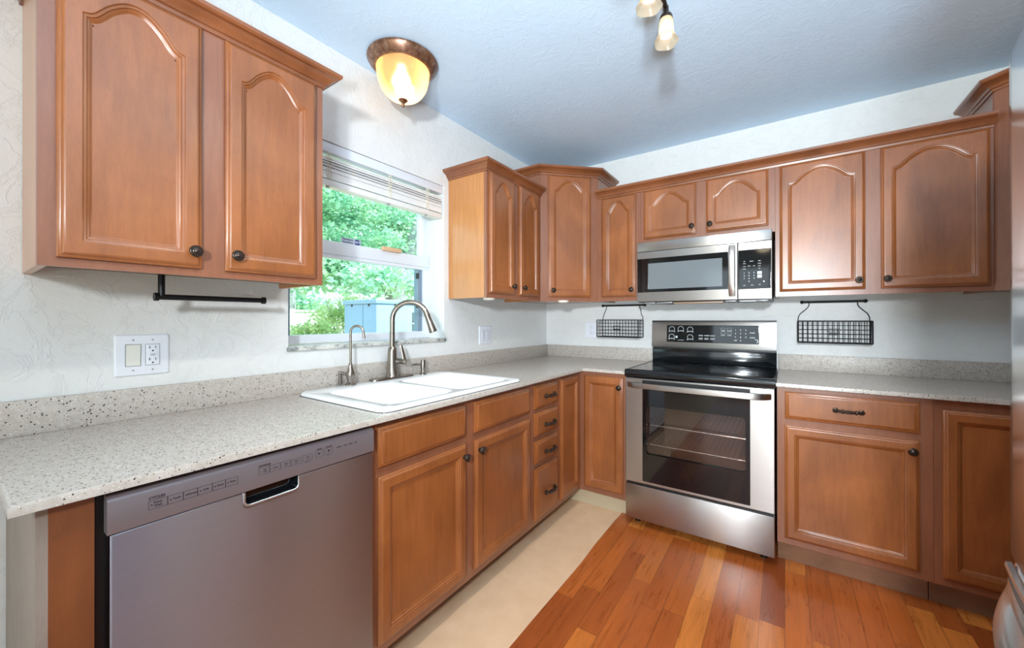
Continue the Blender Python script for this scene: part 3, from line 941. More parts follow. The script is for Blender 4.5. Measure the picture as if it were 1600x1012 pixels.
hp = [p0-d0*.006, p0+d0*.004, p0+d0*.008, p0+d0*.045, p0+d0*.088, p0+d0*.094, p0+d0*.094]
MB().tube(hp, [.0150, .0155, .0145, .0165, .0200, .0190, .012], 18).build('spray_head', M['nickel'], t)
hb = Vector((bx, by, zs+.088))
mb = MB(); mb.tube([hb+dv*.018, hb+dv*.050, hb+dv*.052, hb+dv*.070, hb+dv*.073], [.0145, .0145, .0155, .0155, .011], 16)
c0 = hb+dv*.060
mb.tube([c0+Vector((0, 0, .008)), c0-dv*.004+Vector((0, 0, .03)), c0-dv*.010+Vector((0, 0, .055)), c0-dv*.016+Vector((0, 0, .082))], [.0105, .0095, .0085, .0065], 12, None, True, (1.2, .75))
mb.build('lever_handle', M['nickel'], t)

# drinking water tap
fx_, fy_ = .072, -1.893
t = thing('filter_faucet', 'small brushed nickel drinking water tap left of the main faucet', 'faucet', (fx_, fy_, zs))
MB().lathe([(.0001, 0), (.0235, 0), (.0240, .004), (.0200, .008), (.0130, .014), (.0150, .026), (.0195, .042), (.0195, .052), (.0150, .068), (.0095, .085), (.0085, .098), (.0060, .102), (.0001, .102)], UP(fx_, fy_, zs-.0005), 24, False).build('body', M['nickel'], t)
pts = [Vector((fx_, fy_, zs+.098)), Vector((fx_, fy_, zs+.16)), Vector((fx_, fy_, 1.170))]
for i in range(1, 15):
    a = math.pi - math.radians(185)*i/14
    pts.append(Vector((fx_, fy_, 1.170)) + dv*(.029+.029*math.cos(a)) + Vector((0, 0, .029*math.sin(a))))
pts.append(pts[-1] + Vector((0, 0, -.026)) + dv*.004)
MB().tube(pts, [.0055]*(len(pts)-1)+[.006], 12).build('spout', M['nickel'], t)
mb = MB(); c0 = Vector((fx_, fy_, zs+.048))
mb.tube([c0-dv*.012, c0-dv*.030+Vector((0, 0, .006)), c0-dv*.046+Vector((0, 0, .009))], [.009, .0065, .0075], 12)
e0 = c0-dv*.047+Vector((0, 0, .014))
mb.tube([e0, e0-Vector((0, 0, .012)), e0-Vector((0, 0, .020)), e0-Vector((0, 0, .055)), e0-Vector((0, 0, .060))], [.0065, .0075, .0050, .0085, .006], 12)
mb.build('lever_handle', M['nickel'], t)
# soap pump
sx_, sy_ = .079, -1.468
t = thing('soap_dispenser', 'brushed nickel soap dispenser pump right of the main faucet', 'soap dispenser', (sx_, sy_, zs))
MB().lathe([(.0001, 0), (.0200, 0), (.0200, .006), (.0125, .009), (.0120, .030), (.0135, .032), (.0138, .078), (.0120, .081), (.0001, .081)], UP(sx_, sy_, zs-.0005), 22, False).build('body', M['nickel'], t)
c0 = Vector((sx_, sy_, zs+.055)); MB().tube([c0-dv*.010, c0-dv*.045, c0-dv*.060-Vector((0, 0, .004))], [.0050, .0042, .0036], 10).build('spout', M['nickel'], t)

# ------------------------------------------------------------------ dishwasher
t = thing('dishwasher', 'stainless steel dishwasher under the left end of the countertop', 'dishwasher', (.33, -2.46, 0))
y0, y1 = -2.756, -2.167
MB().box((.03, -2.766, .10), (.600, -2.165, .880)).build('tub', M['black'], t, 0)
MB().box((.50, y0, 0.0), (.545, y1, .10)).build('toe_panel', M['black'], t, 0)
F = FL(.612)
pk = (-2.526, -2.396, .771)
mb = MB()
op = [(y0+.004, .10), (y1-.003, .10), (y1-.003, .806)] + [(pk[1], .806), (pk[1], pk[2]+.012), (pk[1]-.004, pk[2]+.003), (pk[1]-.012, pk[2]), (pk[0]+.012, pk[2]), (pk[0]+.004, pk[2]+.003), (pk[0], pk[2]+.012), (pk[0], .806)] + [(y0+.004, .806)]
mb.plate(op, [], 0, .026, F, r=.002)
mb.build('door_panel', M['steel_y'], t, 30)
mb = MB()
prof = [(.0, .808), (.0275, .808), (.028, .810), (.028, .869), (.026, .876), (.020, .881), (.012, .883), (.0, .883)]
mb.loft([[(y0, z_, w) for w, z_ in prof], [(y1, z_, w) for w, z_ in prof]], F, True, True)
cp = mb.build('control_panel', M['dw_panel'], t, 50)
mb = MB()   # recessed pocket handle: back, floor, sides and its bright lip
mb.box((pk[0]+.001, pk[2]+.001, .0005), (pk[1]-.001, .8075, .002), F)
mb.box((pk[0]+.001, pk[2]+.001, .002), (pk[0]+.003, .8075, .0255), F); mb.box((pk[1]-.003, pk[2]+.001, .002), (pk[1]-.001, .8075, .0255), F)
mb.box((pk[0]+.003, pk[2]+.001, .002), (pk[1]-.003, pk[2]+.003, .0255), F)
hd = mb.build('pocket_handle', M['black_enamel'], t, 0)
mb = MB(); mb.tube([(pk[0]+.001, .806, .0265), (pk[0]+.001, pk[2]+.012, .0265), (pk[0]+.005, pk[2]+.004, .0265), (pk[0]+.013, pk[2]+.001, .0265), (pk[1]-.013, pk[2]+.001, .0265), (pk[1]-.005, pk[2]+.004, .0265), (pk[1]-.001, pk[2]+.012, .0265), (pk[1]-.001, .806, .0265)], .0030, 8, F)
mb.build('handle_lip', M['pale_metal'], hd, 60)
Ft = FL(.612+.0281)
mb = MB()
text_into(mb, 'CYCLES', Ft, -2.697, .8575, .0075, 'LEFT', bold=.0003)
ys = [-2.697, -2.667, -2.641, -2.616, -2.589, -2.564, -2.539]
for k, s in enumerate(['Power\nWash', 'Tough', 'Normal', 'Light', 'Quick', 'Rinse']):
    outline(mb, Ft, ys[k], .8345, ys[k+1], .8525, .0007)
    disc(mb, Ft, ys[k]+.005, .8432, .0015)
    text_into(mb, s, Ft, ys[k]+.015, .8437, .0066, bold=.0002, sx=.8)
mb.build('cycle_lettering', M['mark'], cp, 0)
mb = MB()
text_into(mb, 'OPTIONS', Ft, -2.495, .8600, .0065, 'LEFT', bold=.0003)
ys = [-2.495, -2.470, -2.4445, -2.419, -2.393]
for k, s in enumerate(['High\nTemp', 'Sanitize', 'Heated\nDry', 'Control\nLock']):
    outline(mb, Ft, ys[k], .8385, ys[k+1], .8555, .0006)
    disc(mb, Ft, ys[k]+.0035, .8465, .0010)
    text_into(mb, s, Ft, ys[k]+.0145, .8470, .0050, bold=.0001, sx=.8)
outline(mb, Ft, -2.388, .840, -2.362, .857, .0006); text_into(mb, 'Delay\nWash', Ft, -2.374, .8485, .0050, sx=.8); text_into(mb, '4 Hours', Ft, -2.375, .8365, .0045)
outline(mb, Ft, -2.353, .8405, -2.331, .8595, .0006)
mb.add([(-2.3455, .8465, .0006), (-2.3455, .8535, .0006), (-2.3385, .850, .0006)], [(0, 2, 1)], Ft); text_into(mb, 'START', Ft, -2.342, .8625, .0050, bold=.0002)
outline(mb, Ft, -2.326, .841, -2.304, .8595, .0006); disc(mb, Ft, -2.315, .8505, .0032); text_into(mb, 'CANCEL', Ft, -2.315, .8625, .0050, bold=.0002); text_into(mb, 'Drain', Ft, -2.315, .8380, .0045)
mb.build('option_lettering', M['mark'], cp, 0)
mb = MB()
for q, s in ((-2.283, 'Washing'), (-2.263, 'Drying'), (-2.247, 'Clean'), (-2.231, 'Add')):
    text_into(mb, s, Ft, q, .8530, .0048, bold=.0002); disc(mb, Ft, q, .8470, .0008)
mb.build('indicator_lettering', M['mark'], cp, 0)

# ------------------------------------------------------------------ range
t = thing('kitchen_range', 'stainless steel electric range with black glass cooktop', 'range', (1.314, -.34, 0))
R0, R1 = .9365, 1.6925
mb = MB()   # open box: the oven cavity shows through the door glass
mb.box((R0, -.622, .05), (1.02, -.03, .885)); mb.box((1.606, -.622, .05), (R1, -.03, .885))
mb.box((1.02, -.622, .05), (1.606, -.03, .30)); mb.box((1.02, -.622, .80), (1.606, -.03, .885)); mb.box((1.02, -.08, .30), (1.606, -.03, .80))
mb.build('body', M['black_enamel'], t, 0)
mb = MB()
mb.box((1.0205, -.0825, .3005), (1.6055, -.0805, .7995)); mb.box((1.0205, -.620, .3005), (1.0225, -.0825, .7995)); mb.box((1.6035, -.620, .3005), (1.6055, -.0825, .7995))
mb.box((1.0225, -.620, .3005), (1.6035, -.0825, .3025)); mb.box((1.0225, -.620, .7975), (1.6035, -.0825, .7995))
mb.build('oven_cavity', M['oven_cavity'], t, 0)
for zz in (.485, .600):
    mb = MB()
    for yy in (-.60, -.10): mb.tube([(1.026, yy, zz), (1.600, yy, zz)], .0035, 6)
    for xx in (1.028, 1.598): mb.tube([(xx, -.60, zz), (xx, -.10, zz)], .0035, 6)
    for k in range(22): mb.tube([(1.045+k*.0255, -.60, zz), (1.045+k*.0255, -.10, zz)], .0016, 5)
    mb.build('oven_rack', M['rack'], t)
for sx in (R0+.05, R1-.05):
    for yy in (-.57, -.08): MB().lathe([(.0001, 0), (.018, 0), (.018, .02), (.010, .022), (.010, .05), (.0001, .05)], UP(sx, yy, .0005), 12, False).build('levelling_foot', M['black'], t)
F = FB(-.622)
mb = MB(); mb.box((R0, .046, 0), (R1, .249, .031), F, .004); mb.build('storage_drawer', M['steel_x'], t)
MB().box((R0+.006, .249, .0), (R1-.006, .264, .018), F).build('drawer_gap', M['black'], t, 0)
dr = MB()
dr.plate(rrect(R0, .264, R1, .880, .004, 2), [rrect(1.039, .279, 1.588, .872, .003, 2)], 0, .031, F, r=.002)
dr = dr.build('oven_door', M['steel_x'], t, 30)
MB().plate(rrect(1.0395, .2795, 1.5875, .8715, .003, 2), [rrect(1.059, .441, 1.567, .721, .014, 4)], .004, .0305, F).build('door_glass', M['black_glass'], dr, 0)
MB().plate(rrect(1.0595, .4415, 1.5665, .7205, .014, 4), [], .012, .018, F).build('oven_window', M['oven_glass'], dr, 0)
mb = MB(); mb.box((1.0395, .852, .0306), (1.5875, .8715, .034), F); mb.box((1.06, .857, .034), (1.567, .860, .036), F); mb.box((1.06, .864, .034), (1.567, .867, .036), F)
mb.build('vent_trim', M['black'], dr, 0)
pts = [(.952, .0310), (.960, .040), (.975, .055), (1.000, .066), (1.05, .073), (1.18, .079), (1.314, .081), (1.448, .079), (1.58, .073), (1.63, .066), (1.655, .055), (1.670, .040), (1.678, .0310)]
loops = []
for i, (u, w) in enumerate(pts):
    a = pts[max(i-1, 0)]; b = pts[min(i+1, len(pts)-1)]
    d = Vector((b[0]-a[0], b[1]-a[1])).normalized(); nn = Vector((-d.y, d.x))
    th = .013
    v0, v1 = .826, .8585
    loops.append([(u-nn.x*th, v0+.006, w-nn.y*th), (u-nn.x*th, v1-.006, w-nn.y*th), (u-nn.x*.002, v1, w-nn.y*.002), (u+nn.x*.002, v1-.0025, w+nn.y*.002), (u+nn.x*.0035, (v0+v1)/2, w+nn.y*.0035), (u+nn.x*.002, v0+.0025, w+nn.y*.002), (u-nn.x*.002, v0, w-nn.y*.002)])
mb = MB(); mb.loft(loops, F, True, True); mb.build('door_handle', M['steel_x'], dr, 40)
# cooktop
mb = MB(); mb.plate(rrect(R0-.001, -.655, R1+.004, -.090, .006, 3), [], .9155, .9285, None, r=.004)
ck = mb.build('cooktop', M['black_glass'], t, 40)
mb = MB()
prof = [(-.652, .886), (-.660, .889), (-.664, .898), (-.664, .916), (-.660, .926), (-.650, .931), (-.640, .931), (-.640, .886)]
mb.loft([[(R0-.001, a, b) for a, b in prof], [(R1+.004, a, b) for a, b in prof]], None, True, True)
mb.build('front_trim', M['black_enamel'], ck, 45)
for a, b in ((R0-.0015, R0+.010), (R1-.006, R1+.0045)):
    MB().box((a, -.639, .9287), (b, -.09, .9305)).build('side_trim', M['black_enamel'], ck, 0)
mb = MB(); Fc = UP(0, 0, .9286)
for cx_, cy_, r_ in ((1.13, -.50, .105), (1.50, -.50, .115), (1.13, -.22, .080), (1.50, -.22, .080), (1.315, -.20, .06)):
    ringflat(mb, Fc, cx_, cy_, r_, .0012, .0001, seg=40)
mb.build('burner_rings', M['mark_grey'], ck, 0)
# backguard
MB().box((R0+.003, -.088, .9290), (R1+.001, -.030, 1.022), bevel=.004).build('backguard', M['black_enamel'], t)
MB().box((R0+.005, -.075, 1.022), (R1-.001, -.030, 1.031)).build('backguard_gap', M['black'], t, 0)
mb = MB()
prof = [(-.090, 1.031), (-.093, 1.036), (-.080, 1.205), (-.076, 1.212), (-.030, 1.212), (-.030, 1.031)]
mb.loft([[(R0, a, b) for a, b in prof], [(R1, a, b) for a, b in prof]], None, True, True)
pnl = mb.build('control_panel', M['steel_x'], t, 40)
MB().box((R0-.001, -.079, 1.2122), (R1+.001, -.028, 1.2185), bevel=.002).build('top_cap', M['black'], t)
nrm = Vector((0, -.169, .013)).normalized()
Fp = frame((0, -.093, 1.036), (1, 0, 0), nrm)   # u = x, v = up the sloping face
vz = lambda z_: (z_-1.036)/Vector((0, .169, .013)).normalized().y if False else (z_-1.036)*1.003
MB().plate(rrect(1.040, vz(1.069), 1.601, vz(1.187), .006, 4), [], .0, .0025, Fp, r=.001).build('touch_panel', M['black_glass'], pnl, 30)
Fq = Fp @ Matrix.Translation((0, 0, .0027))
mb = MB()
def burner(u, v, r):
    ringflat(mb, Fq, u, v, r, .0022, .0003, -35, 215, 20)
    quad(mb, Fq, u-r*.95, v-r*.72, u+r*.95, v-r*.60, .0003); disc(mb, Fq, u, v-r*.66, .0032, .0003)
    for s_ in (-1, 1): quad(mb, Fq, u+s_*r*.9-.005, v-r*.95, u+s_*r*.9+.005, v-r*.82, .0003)
for u, z_, r in ((1.075, 1.158, .019), (1.134, 1.160, .019), (1.195, 1.157, .019), (1.074, 1.106, .019), (1.196, 1.104, .019)):
    burner(u, vz(z_), r)
text_into(mb, 'COOKTOP', Fq, 1.135, vz(1.083), .008, w=.0003)
quad(mb, Fq, 1.100, vz(1.098), 1.113, vz(1.112), .0003)
mb.build('burner_lettering', M['mark_white'], pnl, 0)
mb = MB()
for k, (s1, s2) in enumerate((('OVEN', 'BAKE'), ('WARM', 'BROIL'), ('COOK', 'CLEAN'))):
    u = 1.263+k*.036
    text_into(mb, s1, Fq, u, vz(1.117), .010, w=.0003, bold=.0003); text_into(mb, s2, Fq, u, vz(1.096), .0085, w=.0003, bold=.0003)
    outline(mb, Fq, u-.013, vz(1.090), u+.013, vz(1.103), .0007, .0003)
mb.build('oven_lettering', M['mark_white'], pnl, 0)
mb = MB()
for k, s in enumerate(('TIMER', 'CLOCK', 'LIGHT', 'LOCK')):
    u = 1.398+(k % 2)*.037; v = vz(1.150)-(k//2)*.028
    text_into(mb, s, Fq, u, v, .009, w=.0003, bold=.0002); outline(mb, Fq, u-.013, v+.007, u+.013, v+.020, .0007, .0003)
mb.build('function_lettering', M['mark_white'], pnl, 0)
mb = MB()
for r_ in range(3):
    for c_ in range(3):
        text_into(mb, str(r_*3+c_+1), Fq, 1.470+c_*.029, vz(1.158)-r_*.0235, .013, w=.0003, bold=.0003)
text_into(mb, '0', Fq, 1.499, vz(1.090), .013, w=.0003, bold=.0003)
text_into(mb, 'OFF', Fq, 1.470, vz(1.090), .010, w=.0003, bold=.0003)
text_into(mb, 'START', Fq, 1.565, vz(1.140), .010, w=.0003, bold=.0003); text_into(mb, 'CLEAR', Fq, 1.565, vz(1.110), .010, w=.0003, bold=.0003)
ringflat(mb, Fq, 1.585, vz(1.088), .012, .004, .0003, -80, 130, 14)
mb.build('keypad_lettering', M['mark_white'], pnl, 0)
mb = MB(); ringflat(mb, Fp, .962, vz(1.066), .0075, .0016, .0004); disc(mb, Fp, .9595, vz(1.068), .0013, .0004); text_into(mb, 'LG', Fp, .983, vz(1.066), .016, w=.0004, bold=.0004)
mb.build('emblem', M['mark_grey'], pnl, 0)

# ------------------------------------------------------------------ microwave
t = thing('microwave', 'stainless steel over the range microwave with vertical handle', 'microwave', (1.306, -.2, 1.335))
m0, m1, MY = .9355, 1.6775, -.424
MB().box((m0, MY+.035, 1.3375), (m1, -.003, 1.7225)).build('body', M['black'], t, 0)
F = FB(MY+.035)
MB().box((m0, 1.6625, 0), (m1, 1.7225, .035), F, .003).build('vent_trim', M['steel_x'], t)
mb = MB(); mb.plate(rrect(m0, 1.341, 1.5115, 1.6605, .003, 2), [rrect(m0+.003, 1.401, 1.464, 1.617, .002, 2)], .001, .035, F, r=.002)
dr = mb.build('door', M['steel_x'], t, 30)
MB().plate(rrect(m0+.0032, 1.4012, 1.4638, 1.6168, .002, 2), [rrect(1.006, 1.420, 1.434, 1.5855, .003, 2)], .004, .0335, F).build('door_glass', M['black_glass'], dr, 0)
MB().plate(rrect(1.0062, 1.4202, 1.4338, 1.5853, .003, 2), [], .004, .031, F).build('door_window', M['mw_window'], dr, 0)
loops = []
for k in range(11):
    s = k/10; v = 1.360+.290*s; w = .035+.034*(1-abs(2*s-1)**3.2)
    hw = .0165
    loops.append([(1.484-hw, v, w), (1.484+hw, v, w), (1.484+hw-.003, v, w+.012), (1.484, v, w+.014), (1.484-hw+.003, v, w+.012)])
MB().loft(loops, F, True, True).build('handle', M['steel_x'], dr, 50)
mb = MB(); mb.plate(rrect(1.5135, 1.341, m1, 1.6605, .003, 2), [rrect(1.5165, 1.397, m1-.003, 1.618, .002, 2)], .001, .035, F, r=.002)
pn = mb.build('control_panel', M['steel_x'], t, 30)
MB().plate(rrect(1.5167, 1.3972, m1-.0032, 1.6178, .002, 2), [], .004, .0338, F, r=.001).build('touch_panel', M['black_glass'], pn, 30)
Fq = F @ Matrix.Translation((0, 0, .0340))
mb = MB()
for k, r_ in enumerate(('123', '456', '789')):
    for c_, ch in enumerate(r_): text_into(mb, ch, Fq, 1.545+c_*.024, 1.488-k*.016, .0095, w=.0003, bold=.0002)
text_into(mb, '0', Fq, 1.569, 1.440, .0095, w=.0003, bold=.0002)
mb.build('keypad_lettering', M['mark_white'], pn, 0)
mb = MB()
MW_KEYS = ((1.546, 1.553, 'POP'), (1.546, 1.541, 'CORN'), (1.546, 1.524, 'COOK'), (1.546, 1.510, 'REHEAT'), (1.569, 1.526, 'MORE'), (1.593, 1.526, 'LESS'),
                (1.581, 1.552, 'DEFROST'), (1.619, 1.552, 'TIMER'), (1.619, 1.538, 'CLOCK'), (1.619, 1.524, 'LIGHT'), (1.619, 1.510, 'FAN'),
                (1.546, 1.418, 'STOP'), (1.584, 1.418, 'START'), (1.620, 1.420, 'EASY'))
for sel in (lambda u, v: v < 1.45, lambda u, v: v >= 1.45 and u < 1.56, lambda u, v: v >= 1.45 and 1.56 <= u < 1.60, lambda u, v: v >= 1.45 and u >= 1.60):
    mb = MB()
    for u, v, s in MW_KEYS:
        if sel(u, v): text_into(mb, s, Fq, u, v, .0058, w=.0003, bold=.0001, sx=.8)
    mb.build('function_lettering', M['mark_white'], pn, 0)
mb = MB()
quad(mb, Fq, 1.609, 1.478, 1.630, 1.494, .0003); quad(mb, Fq, 1.609, 1.458, 1.630, 1.474, .0003); disc(mb, Fq, 1.640, 1.437, .004, .0003)
mb.build('start_keys', M['mark_white'], pn, 0)
mb = MB(); ringflat(mb, F, .968, 1.366, .0075, .0016, .0354); disc(mb, F, .9655, 1.368, .0013, .0354); text_into(mb, 'LG', F, .987, 1.366, .015, w=.0354, bold=.0004)
mb.build('emblem', M['mark_grey'], dr, 0)
for a, b, c, d in ((m0+.03, -.37, m0+.16, 1.330), (m1-.16, -.37, m1-.03, 1.330), (m0+.20, -.30, m1-.24, 1.3345)):
    MB().box((a, b, d), (c, -.10, 1.3374)).build('filter', M['grey_plastic'], t, 0)
for sx in (m0+.085, m0+.19, m1-.20, m1-.045):
    MB().box((sx-.028, -.415, 1.328), (sx+.028, -.375, 1.3374), bevel=.003).build('bottom_bracket', M['grey_plastic'], t)
MB().box((m0+.21, -.36, 1.3255), (m1-.245, -.31, 1.3374), bevel=.003).build('lamp_cover', simple('beige lens', (176, 150, 126), .4), t)

# ------------------------------------------------------------------ refrigerator
t = thing('refrigerator', 'tall stainless steel refrigerator with a bottom freezer drawer on the right wall', 'refrigerator', (2.6, -2.2, 0))
fy0, fy1 = -1.742, -2.650
def fx_front(y, x0=2.107, sag=.042):
    q = (y-fy0)/(fy1-fy0)
    return x0 - sag*(1-(2*q-1)**2)
def bowed(ya, yb, z0, z1, n=18, rnd=.010):
    loops = []
    ys_ = []
    L_ = yb-ya
    row = [(2.170, ya)]
    for i in range(n+1):
        y = ya+L_*i/n
        row.append((fx_front(y)+(rnd*.6 if i in (0, n) else 0), y))
    row.append((2.170, yb))
    out = []
    for z, ins in ((z0, .008), (z0+.004, .002), (z0+.01, 0), (z1-.02, 0), (z1-.008, .003), (z1-.002, .010), (z1, .018)):
        out.append([(min(x+ins, 2.169) if 0 < k < len(row)-1 else x, y, z) for k, (x, y) in enumerate(row)])
    m_ = MB(); m_.loft(out, None, True, True)
    return m_
MB().box((2.172, fy1+.004, .03), (3.06, fy0-.004, 1.745), bevel=.004).build('body', simple('dark grey fridge body', (70, 72, 76), .4, .3), t)
for ya, yb in ((fy0, -2.194), (-2.198, fy1)):
    d = bowed(ya, yb, .762, 1.760).build('door', M['steel_v'], t, 40)
    yh = -2.150 if ya == fy0 else -2.242
    xh = fx_front(yh)
    MB().tube([(xh-.001, yh, .86), (xh-.03, yh, .875), (xh-.050, yh, .92), (xh-.055, yh, 1.2), (xh-.050, yh, 1.58), (xh-.03, yh, 1.625), (xh-.001, yh, 1.64)], .012, 12).build('handle', M['steel_plain'], d)
d = bowed(fy0, fy1, .075, .750).build('freezer_drawer', M['steel_v'], t, 40)
loops = []
nh = 28
for i in range(nh+1):
    q = i/nh; y = -1.758-(2.634-1.758)*q
    xb = fx_front(y)
    o = .004+.055*max(0, 1-abs(2*q-1)**2.5)**.8
    loops.append([(xb+.004, y, .716), (xb-.12*o-.002, y, .718), (xb-.25*o-.002, y, .714), (xb-.32*o-.002, y, .706), (xb-.62*o-.002, y, .700), (xb-.88*o-.002, y, .690), (xb-o-.002, y, .676), (xb-o-.001, y, .664), (xb-.88*o, y, .656), (xb-.6*o, y, .660), (xb+.004, y, .668)])
MB().loft(loops, None, True, True).build('handle', M['steel_plain'], d, 40)
loops = []
for i in range(nh+1):
    y = fy0-.004+(fy1+.004-fy0+.004)*i/nh
    xb = fx_front(y)
    loops.append([(xb+.004, y, .728), (xb-.004, y, .729), (xb-.006, y, .736), (xb-.004, y, .743), (xb+.004, y, .744)])
MB().loft(loops, None, True, True).build('top_trim', M['pale_metal'], d, 40)
MB().box((2.2, fy1+.02, 0.0005), (2.24, fy0-.02, .03)).build('base_grille', M['black'], t, 0)
for xx in (2.3, 2.98):
    for yy in (fy0-.08, fy1+.08): MB().lathe([(.0001, 0), (.02, 0), (.02, .03), (.0001, .03)], UP(xx, yy, .0005), 12, False).build('foot', M['black'], t)

# ------------------------------------------------------------------ wall plates
def duplex(mb_w, mb_d, F, u, v, gf=True):
    mb_w.box((u-.0168, v-.0335, .004), (u+.0168, v+.0335, .0082), F, .001)
    for s_ in (1, -1):
        c = v+s_*.0195
        quad(mb_d, F, u-.0085, c+.000, u-.0065, c+.009, .0084); quad(mb_d, F, u+.0060, c+.001, u+.0078, c+.008, .0084)
        quad(mb_d, F, u-.0105, c+.0038, u-.0065, c+.0052, .0084)
        disc(mb_d, F, u, c-.007, .0026, .0084, 10)
def wallplate(name, label, F, u, v, w, h, items, group=None):
    p = F @ Vector((u, v, 0))
    t = thing(name, label, 'outlet', p, group)
    mb = MB(); mb.loft([[(a, b, z_) for a, b in rrect(u-w/2+i, v-h/2+i, u+w/2-i, v+h/2-i, .004, 3)] for i, z_ in ((0, .0006), (0, .002), (.003, .0052), (.0042, .0056))], F, True, True)
    mb.build('cover_plate', M['white_plastic'], t, 25)
    for du, kind in items:
        if kind == 'switch':
            mb = MB(); outline(mb, F, u+du-.0185, v-.0355, u+du+.0185, v+.0355, .0018, .0060); mb.build('switch_gap', M['grey_plastic'], t, 0)
            mb = MB(); mb.add([(u+du-.0165, v-.0335, .006), (u+du+.0165, v-.0335, .006), (u+du+.0165, v, .0075), (u+du-.0165, v, .0075), (u+du+.0165, v+.0335, .011), (u+du-.0165, v+.0335, .011), (u+du-.0165, v+.0335, .005), (u+du+.0165, v+.0335, .005)],
                              [(0,1,2,3),(3,2,4,5),(5,4,7,6),(0,3,5,6),(1,7,4,2)], F)
            mb.build('rocker_switch', M['ivory'], t, 0)
        else:
            a, b = MB(), MB(); duplex(a, b, F, u+du, v)
            r = a.build('receptacle', M['white_plastic'], t, 25)
            outline(b, F, u+du-.0178, v-.0345, u+du+.0178, v+.0345, .0008, .0062)
            if kind == 'gfci':
                quad(b, F, u+du-.006, v+.0008, u+du+.006, v+.0020, .0084); quad(b, F, u+du-.006, v-.0030, u+du+.006, v-.0018, .0084)
            b.build('slots', M['slot'], r, 0)
    mb = MB()
    for du, _ in items:
        for s_ in (-1, 1): disc(mb, F, u+du, v+s_*.0485, .0026, .0062, 10)
    mb.build('screws', M['grey_plastic'], t, 0)
    return t
wallplate('outlet_plate', 'white double wall plate with rocker switch and outlet, under the large left cabinet', FL(.0), -2.575, 1.115, .130, .132, [(-.023, 'switch'), (.023, 'gfci')])
wallplate('outlet_plate', 'white double outlet plate on the wall right of the window', FL(.0), -.843, 1.119, .128, .128, [(-.023, 'gfci'), (.023, 'gfci')])
wallplate('outlet_plate', 'white outlet plate on the back wall half behind the wire basket', FB(.0), .420, 1.142, .096, .127, [(.012, 'duplex')])

# ------------------------------------------------------------------ towel holder
t = thing('paper_towel_holder', 'black metal paper towel bar hanging under the large left cabinet', 'towel holder', (.16, -2.56, UB))
mb = MB(); mb.tube([(.16, -2.566, UB+.021), (.16, -2.566, 1.30)], .0085, 12); mb.build('stem', M['black_metal'], t)
MB().lathe([(.0001, 0), (.020, 0), (.020, .003), (.0001, .003)], UP(.16, -2.566, UB+.0185), 16, False).build('mount', M['black_metal'], t)
mb = MB(); mb.tube([(.16, -2.578, 1.298), (.16, -2.29, 1.298)], .0085, 12)
for yy in (-2.583, -2.293): mb.tube([(.16, yy, 1.298), (.16, yy+.010, 1.298)], .0125, 14)
mb.build('bar', M['black_metal'], t)

# ------------------------------------------------------------------ wire baskets on the back wall
def basket(label, x0, x1, yb, yf, z0, z1, bar0, bar1, zbar):
    t = thing('wire_basket', label, 'wire basket', ((x0+x1)/2, -.004, z0), 'wire baskets hanging on the back wall')
    mb = MB(); mb.tube([(bar0, -.022, zbar), (bar1, -.022, zbar)], .0065, 10)
    for q in (bar0, bar1): mb.lathe([(.0001, 0), (.0100, 0), (.0100, .019), (.0001, .024)], frame((q, -.0008, zbar), (1, 0, 0), (0, -1, 0)), 12, False)
    mb.build('rail', M['wire'], t)
    for e, b, s_ in ((x0, bar0+.035, 1), (x1, bar1-.035, -1)):
        zz = z1+.012
        pts = [(b, -.022, zbar-.003), (b-s_*.001, -.022, zbar-.020), (b-s_*.008, -.022, zbar-.034), (b-s_*(b-e)*s_*.45, -.020, zbar-.052), (e+s_*.012, -.016, zbar-.070), (e+s_*.003, -.012, zbar-.088), (e+s_*.001, -.012, zz-.004), (e+s_*.001, -.012, z1-.006)]
        MB().tube(pts, .0026, 6).build('hanger_wire', M['wire'], t)
    r, q = .0036, .0015
    mb = MB()
    for zz in (z0, z1):
        mb.tube([(x0, yb, zz), (x1, yb, zz), (x1, yf, zz), (x0, yf, zz), (x0, yb, zz)], r, 6)
    for xx, yy in ((x0, yb), (x1, yb), (x1, yf), (x0, yf)): mb.tube([(xx, yy, z0), (xx, yy, z1)], r, 6)
    mb.build('basket_frame', M['wire'], t)
    mb = MB()
    nx = 14; nz = 5; ny = 4
    for i in range(1, nx):
        xx = x0+(x1-x0)*i/nx
        mb.tube([(xx, yb, z1), (xx, yb, z0), (xx, yf, z0), (xx, yf, z1)], q, 4)
    for i in range(1, nz):
        zz = z0+(z1-z0)*i/nz
        mb.tube([(x0, yb, zz), (x1, yb, zz), (x1, yf, zz), (x0, yf, zz), (x0, yb, zz)], q, 4)
    for i in range(1, ny):
        yy = yb+(yf-yb)*i/ny
        mb.tube([(x0, yy, z1), (x0, yy, z0), (x1, yy, z0), (x1, yy, z1)], q, 4)
    mb.build('wire_mesh', M['wire'], t)
    cx_ = (x0+x1)/2; cz = (z0+z1)/2+.010
    mb = MB(); Fk = FB(yf-.004)
    for a, b in (((cx_-.026, cz-.018), (cx_+.026, cz-.012)), ((cx_-.026, cz-.012), (cx_-.021, cz+.010)), ((cx_+.021, cz-.012), (cx_+.026, cz+.010)), ((cx_-.026, cz+.008), (cx_+.026, cz+.011))):
        mb.box((a[0], a[1], -.002), (b[0], b[1], .003), Fk)
    mb.build('label_holder', M['black_metal'], t, 0)
basket('dark wire basket on the back wall left of the range', .528, .850, -.012, -.130, 1.094, 1.222, .530, .862, 1.335)
basket('dark wire basket on the back wall right of the range', 1.802, 2.137, -.012, -.095, 1.090, 1.216, 1.823, 2.117, 1.331)

